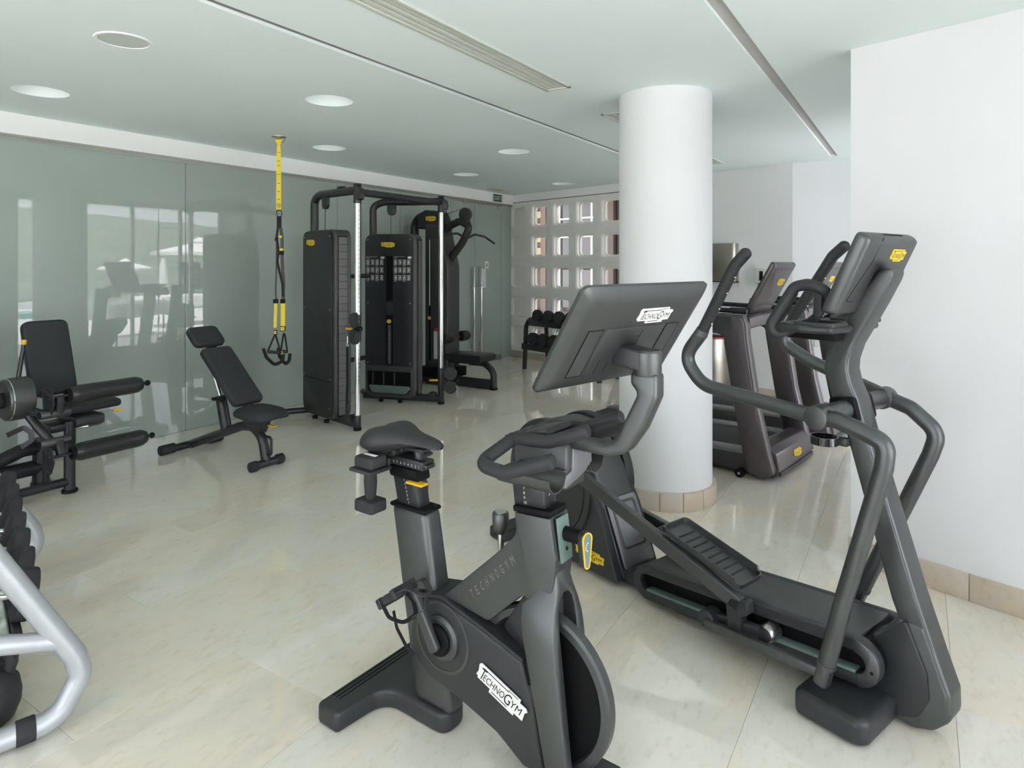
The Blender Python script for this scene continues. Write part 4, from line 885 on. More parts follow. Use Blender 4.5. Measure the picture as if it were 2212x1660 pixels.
MB().prism(arc(0, .12, .140, 180, 360, 20, .245), 'z', .655, .672).build('lid', 'ink_black', t)
for k, (sx, colr, lab) in enumerate(((.17, 'red_plastic', 'white wall socket plate with a red insert behind the treadmills'), (.255, 'paper', 'white wall socket plate with a blue insert behind the treadmills'))):
    pp = p0 + ld * sx - ln_ * .0
    t = thing('socket_plate', lab, 'wall socket', (pp.x, pp.y, .68), 7, 'wall sockets')
    MB().bx(-.036, .036, -.010, 0, -.05, .05).build('plate', 'white_plate', t, bevel=.003)
    MB().bx(-.014, .014, -.013, -.009, .005, .04).build('insert', colr, t, bevel=.002)

# ================================================================== DUAL CABLE STATION
DM = Matrix.Translation((-4.385, 4.905, 0)) @ Matrix.Rotation(math.radians(1.65), 4, 'Z')
dap = thing('cable_station', 'black dual cable station of two tall weight cabinets under a joined top frame', 'cable machine', (-4.385, 4.905, 0), 1.65)
def unit(sy, mode):
    """one tower: post at the front (local origin), cabinet behind it; mode 0 shows its plain back, mode 1 its weight slot"""
    U = Matrix.Translation((0, sy * .64, 0)) @ Matrix.Rotation(math.radians(15 * sy), 4, 'Z')
    def B():
        m = MB(); m.M = U; return m
    r_ = [.09, .09, .10, .10]
    face = fillet([(-.872, .055), (-.252, .055), (-.252, 1.865), (-.872, 1.865)], [.11, .11, .095, .095], 7)
    inner = fillet([(-.845, .085), (-.29, .085), (-.29, 1.84), (-.845, 1.84)], [.09, .09, .075, .075], 7)
    B().prism(face, 'y', -.088, .088).build('cabinet', 'cabinet_edge', dap, bevel=.016, seg=3)
    fr_x = -.29 if mode == 0 else -.29
    for side in (-1, 1):
        if side == -1 and mode == 1:
            up_ = fillet([(-.862, .415), (-.292, .415), (-.292, 1.855), (-.862, 1.855)], [.01, .01, .09, .09], 6)
            fl = [(-.862, .415), (-.612, .415), (-.612, 1.62), (-.53, 1.62), (-.53, .415), (-.292, .415)] + fillet([(-.292, .415), (-.292, 1.855), (-.862, 1.855)], [0, .09, 0], 6)[1:] 
            left = fillet([(-.862, .415), (-.610, .415), (-.610, 1.855), (-.862, 1.855)], [.006, .006, 0, .09], 5)
            rightp = fillet([(-.526, .415), (-.292, .415), (-.292, 1.855), (-.526, 1.855)], [.006, .006, .09, 0], 5)
            top = [(-.612, 1.62), (-.524, 1.62), (-.524, 1.8545), (-.612, 1.8545)]
            B().prism(left, 'y', -.104, -.088).prism(rightp, 'y', -.104, -.088).prism(top, 'y', -.1035, -.088).build('front_panel', 'cabinet_black', dap)
            B().bx(-.612, -.524, -.0915, -.0885, .415, 1.62).build('weight_slot', 'void_black', dap)
            B().ringprism(fillet([(-.862, .075), (-.292, .075), (-.292, .408), (-.862, .408)], [.09, .09, .01, .01], 5), fillet([(-.838, .10), (-.318, .10), (-.318, .345), (-.838, .345)], [.08, .08, .01, .01], 5), 'y', -.104, -.088).build('base_frame', 'cabinet_edge', dap, bevel=.004)
            B().prism(fillet([(-.835, .10), (-.32, .10), (-.32, .345), (-.835, .345)], [.08, .08, .01, .01], 5), 'y', -.0905, -.0885).build('base_recess', 'void_black', dap)
            B().prism(fillet([(-.79, .105), (-.365, .105), (-.315, .19), (-.83, .19)], [.05, .05, .02, .02], 4), 'y', -.098, -.0905).build('base_plate', 'panel_green', dap, bevel=.002)
            for k in range(3): B().bx(-.78 + .13 * k, -.765 + .13 * k, -.10, -.0905, .20, .335).build('brace_rib', 'cabinet_edge', dap, bevel=.002)
            for k in range(20):
                w = B().bx(-.590, -.548, -.101, -.0915, .43 + .0215 * k, .43 + .0215 * k + .018).build('weight_plate', 'cabinet_edge', dap)
                m_ = MB(); put_text(m_, str(100 - 5 * k), -.579, -.5615, .434 + .0215 * k, .443 + .0215 * k); 
                obj('weight_number', m_.mesh('weight_number'), 'ink_white', w, U @ Matrix(((1, 0, 0, 0), (0, 0, -1, -.1014), (0, 1, 0, 0), (0, 0, 0, 1))))
            B().lathe([(0, -.125), (.020, -.125), (.024, -.118), (.024, -.105), (.012, -.100), (.012, -.09), (0, -.09)], (-.569, 0, .90), 'y', 20).build('selector_knob', 'lever_yellow', dap)
            B().lathe([(0, -.102), (.075, -.102), (.08, -.097), (.08, -.0915), (0, -.0915)], (-.565, 0, 1.045), 'y', 28).build('stack_pulley', 'black_plastic', dap)
        else:
            B().prism(fillet([(-.862, .415), (-.292, .415), (-.292, 1.855), (-.862, 1.855)], [.006, .006, .09, .09], 6), 'y', side * .088, side * .104).build('side_panel', 'cabinet_black', dap, bevel=.004)
            B().prism(fillet([(-.862, .065), (-.292, .065), (-.292, .408), (-.862, .408)], [.10, .10, .006, .006], 6), 'y', side * .088, side * .104).build('lower_panel', 'cabinet_black', dap, bevel=.004)
    for (x, z) in ((-.83, 1.80), (-.32, 1.80), (-.83, 1.10), (-.32, 1.10), (-.83, .44), (-.32, .44), (-.33, .16)):
        B().sphere((x, -.105, z), .007, (1, .5, 1), n=10, m=6).build('screw', 'steel', dap)
    # tiled edge strip facing the post
    for k in range(24):
        z = .10 + .0705 * k
        B().bx(-.258, -.243, -.052, .040, z, z + .0685).build('edge_tile', 'cabinet_tile', dap, bevel=.002, seg=1)
    B().bx(-.265, -.246, -.056, .044, .09, 1.80).build('edge_strip', 'void_black', dap)
    # chrome post, lower socket, top head, overhead arm
    B().cyl((0, 0, .13 if sy < 0 else .36), (0, 0, 2.12), .026, n=28).build('post', 'chrome', dap)
    for k in range(40): B().bx(.0245, .0268, -.004, .004, .46 + .04 * k, .466 + .04 * k).build('post_hole', 'ink_black', dap) if k < 40 and sy < 0 else None
    B().cyl((0, 0, .0), (0, 0, .14 if sy < 0 else .37), .033, n=24).build('post_socket', 'black_metal', dap, bevel=.004)
    B().cyl((0, 0, .0), (0, 0, .03), .037, n=24).build('post_foot', 'ink_black', dap, bevel=.004)
    B().cyl((0, 0, 2.095), (0, 0, 2.275), .036, n=24).build('post_head', 'black_metal', dap, bevel=.005)
    B().prism(fillet([(-.03, 2.12), (.075, 2.12), (.085, 2.17), (.065, 2.235), (-.03, 2.25)], .03, 4), 'y', -.028, .028).build('head_pulley', 'black_plastic', dap, bevel=.008)
    B().tube([(-.82, 0, 1.80), (-.82, 0, 2.18), (-.70, 0, 2.225), (0, 0, 2.215)], .040, n=18, fil=.17, fn=9).build('overhead_arm', 'black_metal', dap)
    B().prism(fillet([(-.64, 2.20), (-.54, 2.20), (-.54, 2.11), (-.565, 2.075), (-.615, 2.075), (-.64, 2.11)], .03, 4), 'y', -.018, .018).build('arm_pulley', 'black_plastic', dap, bevel=.005)
    B().bx(-.34, -.24, -.022, .022, 2.245, 2.275).build('arm_bracket', 'black_metal', dap, bevel=.006)
    B().cyl((-.60, 0, 1.86), (-.60, 0, 2.09), .003, n=6).cyl((.062, 0, .98 if sy < 0 else .34), (.062, 0, 2.15), .003, n=6).build('cable', 'ink_black', dap)
    # base runner and feet
    B().tube([(-.93, 0, .055), (.0, 0, .060)], 0, sec=(.07, .07, .3), up=(0, 0, 1)).build('base_runner', 'black_metal', dap)
    for x in (-.69, -.46): B().cyl((x, -.06, 0), (x, -.06, .03), .024).build('levelling_foot', 'ink_black', dap, bevel=.003)
    B().prism(fillet([(-.15, .06), (-.06, .06), (-.06, .12), (-.12, .13)], .01, 3), 'y', -.04, .04).build('base_gusset', 'black_metal', dap, bevel=.004)
    # sliding pulley carriage
    zc = .945 if sy < 0 else .275; xo = .045; yo = -.055
    B().cyl((0, 0, zc - .12), (0, 0, zc + .12), .036, n=20).build('carriage', 'black_metal', dap, bevel=.004)
    for dz in (.073, -.073):
        B().lathe([(0, yo - .018), (.068, yo - .018), (.072, yo - .012), (.064, yo), (.072, yo + .012), (.068, yo + .018), (0, yo + .018)], (xo + (.085 if sy > 0 else 0), 0, zc + dz), 'y', 36).build('pulley_wheel', 'black_plastic', dap)
        B().cyl((xo + (.085 if sy > 0 else 0), yo - .022, zc + dz), (xo + (.085 if sy > 0 else 0), yo + .022, zc + dz), .012).build('pulley_hub', 'black_metal', dap)
    B().tube([(-.02, -.04, zc - .01), (-.115, -.05, zc - .012)], .011, n=12).build('lock_handle', 'lever_yellow', dap, bevel=.003)
    B().sphere((.095 if sy < 0 else .19, -.03, zc + .0), .025).build('cable_ball', 'ink_black', dap)
    hx = -.005 if sy < 0 else .225
    B().ringlathe([(.013, -.003), (.013, .003), (.008, .003), (.008, -.003)], (hx, -.10, zc - .06), 'y', 16).tube([(hx, -.10, zc - .07), (hx, -.10, zc - .135)], .005, n=8).ringlathe([(.017, -.004), (.017, .004), (.011, .004), (.011, -.004)], (hx, -.10, zc - .15), 'y', 18).build('snap_hook', 'chrome', dap)
    if sy < 0:
        B().tube([(hx, -.10, zc - .165), (hx, -.10, .40), (hx - .01, -.10, .33), (hx, -.10, .25)], 0, sec=(.030, .012, .5), up=(0, 1, 0)).build('pull_strap', 'strap_black', dap)
        B().cyl((hx, -.10, .26), (hx, -.10, .14), .017).build('strap_grip', 'rubber', dap, bevel=.004)
    return U
U1 = unit(-1, 0); U2 = unit(1, 1)
a = U1 @ Vector((0, 0, 2.20)); b = U2 @ Vector((0, 0, 2.20))
MB().tube([a, b], .034, n=18).build('cross_bar', 'black_metal', dap)
MB().tube([a + Vector((-.02, .25, .02)), (a + b) / 2 + Vector((-.16, 0, .02)), b + Vector((-.02, -.25, .02))], .022, n=14, fil=.2).build('chin_bar', 'black_metal', dap)
a = U1 @ Vector((-.80, .05, .50)); b = U2 @ Vector((-.80, -.05, .50)); MB().tube([a, b], .025, n=12).build('rear_brace', 'black_metal', dap)
a = U1 @ Vector((-.80, .05, 1.40)); b = U2 @ Vector((-.80, -.05, 1.40)); MB().tube([a, b], .025, n=12).build('rear_brace', 'black_metal', dap)
q_ = U1 @ Vector((-.85, 0, .055)); MB().tube([q_, q_ + Vector((-.22, -.30, 0))], .030, n=14).build('rear_leg', 'black_metal', dap, bevel=.006)
q_ = U2 @ Vector((-.85, 0, .055)); MB().tube([q_, q_ + Vector((-.22, .10, 0))], .030, n=14).build('rear_leg', 'black_metal', dap, bevel=.006)
q_ = U1 @ Vector((-.85, 0, 0)) + Vector((-.20, -.27, 0)); MB().cyl(q_, q_ + Vector((0, 0, .03)), .022).build('levelling_foot', 'ink_black', dap)
for U, x0 in ((U1, -.78), (U2, -.665)):
    xx = U.to_3x3() @ Vector((1, 0, 0)); o_ = U @ Vector((x0, -.1045, 1.715)); logo(dap, o_, xx, (0, 0, 1), .165, 'logo_yellow', 1.0)
# exercise charts printed on the slotted panel
def chart(x0, x1, title, sub):
    mb = MB(); w = x1 - x0
    put_text(mb, title, 0, w * .60, .262, .271); put_text(mb, sub, 0, w * .20, .249, .258)
    for cx_ in (w * .83, w * .93):
        mb.add([(cx_ - .009, .245, 0), (cx_ + .009, .245, 0), (cx_ + .011, .268, 0), (cx_ - .011, .268, 0)], [(0, 1, 2, 3)])
    for r in range(3):
        for c in range(4):
            x = w * (.02 + .245 * c); y = .175 - .085 * r; v = (r * 4 + c)
            flat_rect(mb, x, x + .004, y, y + .058); flat_rect(mb, x + .030, x + .034, y, y + .058); flat_rect(mb, x, x + .034, y + .054, y + .058)
            lean = .006 * math.sin(v * 1.7)
            mb.add([(x + .012 + lean, y + .018, 0), (x + .022 + lean, y + .018, 0), (x + .024, y + .040, 0), (x + .012, y + .040, 0)], [(0, 1, 2, 3)])
            flat_rect(mb, x + .014, x + .021, y + .042, y + .050)
            mb.add([(x + .011 + lean, y, 0), (x + .015 + lean, y, 0), (x + .016, y + .018, 0), (x + .012, y + .018, 0)], [(0, 1, 2, 3)]); mb.add([(x + .020 - lean, y, 0), (x + .024 - lean, y, 0), (x + .022, y + .018, 0), (x + .018, y + .018, 0)], [(0, 1, 2, 3)])
            if c % 2 == 0: flat_rect(mb, x, x + .030, y - .010, y - .007)
    xx = U2.to_3x3() @ Vector((1, 0, 0)); c_ = obj('exercise_chart', mb.mesh('exercise_chart'), 'ink_white', dap, frame(U2 @ Vector((x0, -.1046, 1.345)), xx, (0, 0, 1))); c_['kind'] = 'stuff'; c_['label'] = 'white printed exercise diagrams'
chart(-.850, -.622, 'DUAL ADJUSTABLE PULLEY', 'TRUNK'); chart(-.515, -.300, 'DUAL ADJUSTABLE PULLEY', 'LOWER BODY')

# ================================================================== LAT MACHINE
lat = thing('lat_machine', 'black lat pulldown machine with a small seat behind the cable station', 'lat machine', (-4.30, 6.5, 0), 0)
MB().prism(fillet([(-1.02, 0.0), (-.66, 0.0), (-.66, 1.5), (-.80, 2.04), (-1.02, 2.04)], [.02, .02, .3, .05, .02], 6), 'y', -.13, .13).build('weight_cabinet', 'cabinet_edge', lat, bevel=.014, seg=3)
MB().prism(fillet([(-1.0, .25), (-.68, .25), (-.68, 1.5), (-.81, 2.0), (-1.0, 2.0)], [.03, .03, .3, .05, .03], 6), 'y', -.142, -.129).build('side_panel', 'bronze_dark', lat, bevel=.004)
MB().prism(fillet([(-.945, .30), (-.915, .30), (-.915, 1.85), (-.945, 1.85)], .012, 3), 'y', -.1445, -.1415).build('weight_slot', 'void_black', lat)
MB().cyl((-.93, -.146, 1.00), (-.93, -.146, 1.84), .007, n=8).build('guide_rod', 'steel', lat)
MB().lathe([(0, -.165), (.018, -.165), (.022, -.155), (.022, -.146), (0, -.146)], (-.93, 0, .845), 'y', 18).build('selector_knob', 'lever_yellow', lat)
MB().bx(-.865, -.805, -.1435, -.1415, .33, .72).build('warning_label', 'white_plate', lat)
MB().bx(-.865, -.805, -.1438, -.1420, .68, .72).build('label_stripe', 'red_plastic', lat)
MB().tube([(-1.30, 0, .02), (-1.30, 0, 2.06), (-1.20, 0, 2.15), (-1.0, 0, 2.16)], .055, n=18, fil=.14, fn=8).build('rear_column', 'black_metal', lat)
MB().prism(fillet([(-1.18, 1.98), (-.80, 1.98), (-.77, 2.08), (-.82, 2.20), (-1.05, 2.225), (-1.16, 2.18)], [.04, .03, .05, .06, .06, .06], 5), 'y', -.10, .10).build('top_cowl', 'cabinet_black', lat, bevel=.02, seg=3)
logo(lat, (-1.03, -.1012, 2.075), (1, 0, 0), (0, 0, 1), .17, 'logo_yellow', 1.1)
MB().tube([(-1.02, 0, 1.80), (-.70, 0, 2.02), (-.56, 0, 2.07), (-.40, 0, 2.00), (-.52, 0, 1.80), (-.74, 0, 1.55)], .048, n=18, fil=.09, fn=8).build('overhead_arm', 'black_metal', lat)
MB().lathe([(0, -.03), (.080, -.03), (.085, -.02), (.085, .02), (.080, .03), (0, .03)], (-.475, 0, 2.15), 'y', 32).build('top_pulley', 'black_plastic', lat)
MB().prism([(-.55, 2.06), (-.42, 2.03), (-.44, 2.20), (-.50, 2.24)], 'y', -.038, .038).build('pulley_bracket', 'black_metal', lat, bevel=.01)
MB().cyl((-.80, 0, 2.16), (-.475, 0, 2.232), .003, n=6).cyl((-.44, 0, 2.08), (-.44, 0, 1.95), .003, n=6).build('cable', 'ink_black', lat)
MB().sphere((-.44, 0, 1.985), .03, n=14, m=8).build('cable_stop', 'ink_black', lat)
MB().tube([(-.445, -.012, 1.955), (-.445, 0, 1.87), (-.445, .012, 1.955)], .006, n=8, fil=.01).build('snap_hook', 'chrome', lat)
MB().tube([(-.46, -.62, 1.80), (-.46, -.40, 1.885), (-.46, -.18, 1.905), (-.46, -.03, 1.855), (-.46, .03, 1.855), (-.46, .18, 1.905), (-.46, .40, 1.885), (-.46, .63, 1.80)], .014, n=12, fil=.08, fn=6).build('lat_bar', 'rubber', lat, bevel=.003)
MB().prism(fillet([(-.70, .335), (-.13, .335), (-.115, .40), (-.16, .425), (-.68, .415)], [.02, .03, .03, .02, .02], 4), 'y', -.17, .17).build('seat', 'vinyl', lat, bevel=.02, seg=3)
MB().bx(-.68, -.22, -.10, .10, .30, .338).build('seat_plate', 'black_metal', lat, bevel=.006)
MB().tube([(-.40, 0, .31), (-.18, 0, .31), (-.05, 0, .22), (-.05, 0, .0)], .040, n=18, fil=.14, fn=9).build('front_leg', 'black_metal', lat)
MB().cyl((-.05, 0, 0), (-.05, 0, .022), .048, n=22).build('leg_foot', 'ink_black', lat, bevel=.004)
MB().prism([(-1.3, .0), (-.09, .0), (-.09, .118), (-1.3, .118)], 'y', -.03, .03).build('base_beam', 'black_metal', lat, bevel=.008)
MB().bx(-1.10, -.60, -.20, .20, .10, .22).build('cabinet_foot', 'void_black', lat, bevel=.012)
MB().cyl((-.68, 0, .12), (-.68, 0, .40), .036).build('seat_post', 'black_metal', lat)
MB().cyl((-.69, 0, .40), (-.69, 0, .60), .018).build('thigh_post', 'chrome', lat)
MB().cyl((-.69, -.06, .595), (-.69, .33, .595), .018).build('roller_bar', 'black_metal', lat)
for y in (-.19, .17): MB().lathe([(.03, y), (.062, y + .012), (.068, y + .03), (.068, y + .14), (.062, y + .158), (.03, y + .17)], (-.69, 0, .595), 'y', 26).build('thigh_roller', 'vinyl', lat)

# ================================================================== ADJUSTABLE BENCH
ben = thing('weight_bench', 'black adjustable weight bench with raised backrest beside the glass wall', 'bench', (-4.15, 3.125, 0), 0)
def pad(name, c, size, tilt, parent, mat='upholstery', r=.05, bev=.016, taper=0.0):
    """upholstered pad: size=(width y, length along slope, thickness); tilt = degrees the length axis rises towards -x"""
    t_ = math.radians(tilt); L = Vector((-math.cos(t_), 0, math.sin(t_))); M_ = frame(c, (0, 1, 0), L); zs = 1 if M_.col[2].x > 0 or (abs(M_.col[2].x) < .01 and M_.col[2].z > 0) else -1
    m = MB(); m.M = M_; w, l = size[0] / 2, size[1] / 2
    o_ = fillet([(-w + taper, -l), (w - taper, -l), (w, l), (-w, l)], r, 5); th = size[2]
    m.prism(o_, 'z', -th * .5, th * .5); return m.build(name, mat, parent, bevel=bev, seg=4), M_
# backrest slope: from (-.21, .458) up to (-.66, .85)
pad('backrest', (-.435, 0, .655), (.265, .595, .055), 41.2, ben, r=.045, bev=.018)
pad('headrest', (-.779, 0, .94), (.265, .205, .055), 40.7, ben, r=.05, bev=.018)
m = MB(); rings = []
for x, hw, z0, z1 in ((-.245, .085, .405, .425), (-.235, .125, .392, .440), (-.19, .150, .385, .452), (-.08, .155, .372, .456), (.03, .150, .368, .452), (.085, .135, .372, .440), (.11, .095, .380, .425), (.115, .03, .39, .41)):
    rings.append([(x, hw * math.copysign(abs(math.cos(a)) ** .6, math.cos(a)), (z0 + z1) / 2 + (z1 - z0) / 2 * math.copysign(abs(math.sin(a)) ** .7, math.sin(a)) - .02 * abs(math.cos(a)) ** 3) for a in [2 * PI * k / 24 for k in range(24)]])
m.ring_loft(rings); m.build('seat', 'upholstery', ben, smooth=60)
MB().tube([(-.80, .0, .93), (-.25, .0, .445)], 0, sec=(.05, .03, .3), up=(.65, 0, .75)).build('back_spine', 'black_metal', ben)
MB().tube([(-.86, .05, .97), (-.20, .05, .39)], 0, sec=(.012, .03, .3), up=(.65, 0, .75)).build('back_bracket', 'black_metal', ben)
MB().tube([(-.97, 0, .035), (-.97, 0, .035), (-.30, 0, .275), (-.16, 0, .29), (-.05, 0, .22), (-.01, 0, .05)][1:], .036, n=18, fil=.14, fn=9).build('main_beam', 'black_metal', ben)
MB().cyl((-.97, -.23, .036), (-.97, .23, .036), .030, n=20).build('rear_bar', 'black_metal', ben)
for y0, y1 in ((-.27, -.15), (.15, .27)): MB().cyl((-.97, y0, .040), (-.97, y1, .040), .040, n=22).build('rear_cap', 'rubber', ben, bevel=.006)
MB().cyl((0, -.10, .038), (0, .10, .038), .030, n=20).build('front_bar', 'black_metal', ben)
for y0, y1 in ((-.145, -.085), (.085, .145)): MB().cyl((0, y0, .038), (0, y1, .038), .038, n=22).build('front_cap', 'rubber', ben, bevel=.008, seg=3)
MB().cyl((-.50, 0, .22), (-.575, 0, .48), .042, n=22).build('lift_sleeve', 'black_metal', ben, bevel=.004)
MB().cyl((-.57, 0, .46), (-.70, 0, .72), .024, n=20).build('lift_rod', 'chrome', ben)
MB().cyl((-.60, -.05, .46), (-.48, -.05, .47), .014).sphere((-.48, -.05, .47), .024, n=12, m=8).build('adjust_pin', 'ink_black', ben)
MB().prism(fillet([(-.25, .40), (.02, .375), (.0, .33), (-.05, .25), (-.16, .27), (-.24, .31)], .02, 3), 'y', -.035, .035).build('seat_bracket', 'black_metal', ben, bevel=.005)
MB().bx(-.05, .065, .015, .045, .306, .318).build('seat_lever', 'lever_yellow', ben, bevel=.005)
MB().tube([(-.055, -.0, .235), (.035, 0, .232), (.05, 0, .215), (.05, 0, .115), (.035, 0, .10), (-.02, 0, .10)], .011, n=10, fil=.02).build('carry_handle', 'black_metal', ben)

# ================================================================== LEG MACHINE
lm = thing('leg_machine', 'black seated leg machine with two long padded rollers at the left edge', 'leg machine', (-4.834, 2.085, 0), 0)
pad('back_pad', (-.30, 0.0, .885), (.285, .53, .06), 72, lm, r=.055, bev=.02, taper=.0)
pad('seat_pad', (-.17, .17, .555), (.36, .34, .05), 4, lm, r=.05, bev=.02)
MB().prism(fillet([(-.25, .50), (.05, .50), (.05, .44), (-.02, .41), (-.22, .42)], .02, 3), 'y', .02, .20).build('seat_tray', 'black_plastic', lm, bevel=.008)
MB().tube([(-.36, .0, .60), (-.50, .0, 1.08)], 0, sec=(.06, .05, .3), up=(0, 1, 0)).build('back_stem', 'black_metal', lm)
MB().cyl((0, 0, 0), (0, 0, .48), .034, n=22).build('front_post', 'black_metal', lm)
MB().cyl((0, 0, 0), (0, 0, .022), .048, n=24).build('post_foot', 'ink_black', lm, bevel=.005)
MB().tube([(-.05, .03, .20), (-.10, .05, .46)], .030, n=16).build('strut', 'black_metal', lm)
MB().tube([(0, 0, .075), (0, -.95, .075)], .030, n=18).build('front_bar', 'black_metal', lm)
MB().lathe([(.060, 0), (.060, .018), (.052, .022), (.050, .10), (.046, .32), (0, .32)], (-.35, -.03, 0), 'z', 28).build('rear_post', 'black_metal', lm)
MB().tube([(-.35, -.03, .125), (-.35, -.95, .125)], .052, n=22).build('rear_bar', 'black_metal', lm)
MB().tube([(-.35, .06, .255), (-.35, -.14, .262), (-.35, -.30, .21), (-.35, -.70, .10)], .046, n=20, fil=.12).build('curved_bar', 'black_metal', lm)
for k, (x, z, ya) in enumerate(((.22, .695, -.10), (.25, .325, -.085))):
    MB().lathe([(.020, ya), (.046, ya + .006), (.056, ya + .028), (.058, ya + .05), (.058, ya + .40), (.056, ya + .425), (.042, ya + .455), (.02, ya + .46)], (x, 0, z), 'y', 32).build('leg_roller', 'vinyl', lm)
    MB().cyl((x, ya - .11, z), (x, ya + .49, z), .011, n=14).build('roller_axle', 'black_metal', lm)
    MB().sphere((x, ya + .50, z), .020, n=16, m=10).build('axle_knob', 'ink_black', lm)
    MB().ringlathe([(.042, ya - .012), (.042, ya + .004), (.025, ya + .004), (.025, ya - .012)], (x, 0, z), 'y', 24).build('roller_flange', 'ink_black', lm)
    zt = z - .105 if k == 0 else z + .085
    MB().cyl((.20, -.255, zt), (.20, -.085, zt), .027, n=20).build('joint_tube', 'graphite', lm, bevel=.003)
    MB().cyl((.20, -.262, zt), (.20, -.253, zt), .020, n=18).build('joint_cap', 'ink_black', lm, bevel=.002)
    MB().tube([(x - .01, -.15, z), (.20, -.15, zt)], 0, sec=(.055, .045, .4), up=(0, 1, 0)).build('roller_mount', 'black_plastic', lm, bevel=.004)
    MB().lathe([(0, -.002), (.013, -.002), (.013, .003), (0, .003)], (0, 0, 0), 'x', 20).build('joint_dot', 'lever_yellow', lm).location = (.235 if k else .225, -.15, z - .045 if k == 0 else z + .012)
    pl = fillet([(.10, z + .06), (.24, z + .05), (.27, z - .03), (.22, z - .12), (.12, z - .10)], .03, 4)
    MB().prism(pl, 'y', -.205, -.197).build('guide_plate', 'black_metal', lm, bevel=.002)
    for q in range(5): MB().cyl((.12 + .025 * q, -.207, z + .03 - .008 * q), (.12 + .025 * q, -.2045, z + .03 - .008 * q), .006, n=10).build('plate_hole', 'chrome', lm)
MB().tube([(.02, -.285, .64), (.12, -.23, .50), (.18, -.18, .405)], .026, n=16, fil=.05).build('link_arm', 'black_metal', lm)
MB().tube([(.02, -.285, .62), (.18, -.22, .59)], .026, n=14).build('upper_link', 'black_metal', lm)
MB().lathe([(0, -.375), (.118, -.375), (.128, -.366), (.128, -.360), (.134, -.358), (.134, -.245), (.128, -.240), (0, -.240)], (0, 0, .685), 'y', 44).build('cam_drum', 'graphite', lm, smooth=40)
MB().ringlathe([(.1345, -.362), (.1345, -.356), (.1285, -.356), (.1285, -.362)], (0, 0, .685), 'y', 44).build('drum_edge', 'chrome', lm)
MB().lathe([(0, -.40), (.045, -.40), (.048, -.395), (.048, -.374), (0, -.374)], (0, 0, .685), 'y', 28).build('drum_hub', 'ink_black', lm)
MB().cyl((0, -.95, .690), (0, -.38, .685), .034, n=20).build('drive_shaft', 'black_metal', lm)
MB().tube([(-.01, -.29, .80), (-.015, -.258, 1.025)], .014, n=14, r_end=.011).build('range_lever', 'black_metal', lm)
MB().cyl((-.015, -.258, 1.022), (-.015, -.254, 1.052), .0135, n=14).build('lever_cap', 'lever_yellow', lm, bevel=.002)
MB().cyl((.0, .19, .505), (.02, .28, .50), .006, n=8).build('seat_lever', 'steel', lm)
MB().cyl((.018, .27, .501), (.03, .32, .50), .010, n=10).build('lever_grip', 'lever_yellow', lm, bevel=.002)
MB().tube([(.10, -.39, .485), (.10, -.30, .515), (.12, -.27, .48), (.13, -.27, .43), (.11, -.32, .395)], 0, sec=(.03, .010, .4), fil=.02, up=(1, 0, 0)).build('foot_release', 'black_metal', lm)
MB().bx(-.20, .02, -.12, .05, .42, .47).build('seat_carriage', 'black_metal', lm, bevel=.01)
MB().cyl((-.02, -.02, .43), (.04, .10, .43), .014).build('carriage_pin', 'steel', lm, bevel=.002)
# its weight stack stands out of the picture to the left, on the same bars
MB().bx(-.42, .06, -1.25, -.90, 0, 1.35).build('weight_cabinet', 'cabinet_black', lm, bevel=.03, seg=3)

# ================================================================== SILVER DUMBBELL RACK AT THE LEFT EDGE
RK = Matrix.Translation((-2.4234, .9116, 0)) @ Matrix.Rotation(math.radians(-16.4), 4, 'Z')
rk = thing('dumbbell_rack', 'silver tubular dumbbell rack cut by the left picture edge', 'dumbbell rack', (-2.4234, .9116, 0), -16.4)
RL = -1.36
side = [(-.62, .045), (.055, .045), (.105, .068), (.156, .165), (.138, .235), (-.058, .595), (-.22, .89)]
for x in (0, RL):
    sf = MB().tube([(x, y, z) for y, z in side], .0345, n=18, fil=.07, fn=6).build('side_frame', 'silver_paint', rk)
    MB().cyl((x, -.24, .84), (x, -.56, .05), .0345, n=18).build('rear_stay', 'silver_paint', rk)
    MB().tube([(x, -.02, .045), (x, .032, .045)], .0385, n=18).build('foot_sleeve', 'rubber', rk, bevel=.003)
    MB().tube([(x, -.33, .425), (x, .10, .298)], .030, n=18).build('tier_bar', 'silver_paint', rk)
    MB().tube([(x, -.42, .70), (x, -.06, .60)], .026, n=16).build('tier_bar', 'silver_paint', rk)
for (y, z) in ((-.045, .36), (-.14, .395), (-.16, .70), (-.33, .74)):
    MB().tube([(RL, y, z), (0, y, z)], 0, sec=(.028, .014, .4), up=(0, 0, 1)).build('tier_rail', 'chrome', rk)
for k in range(8):
    x = -.09 - .168 * k
    MB().bx(x - .055, x + .055, -.30, -.06, .335, .352).build('saddle_tray', 'graphite', rk, bevel=.004)
MB().bx(RL, 0, -.03, .0, .33, .36).build('tier_beam', 'graphite', rk, bevel=.004)
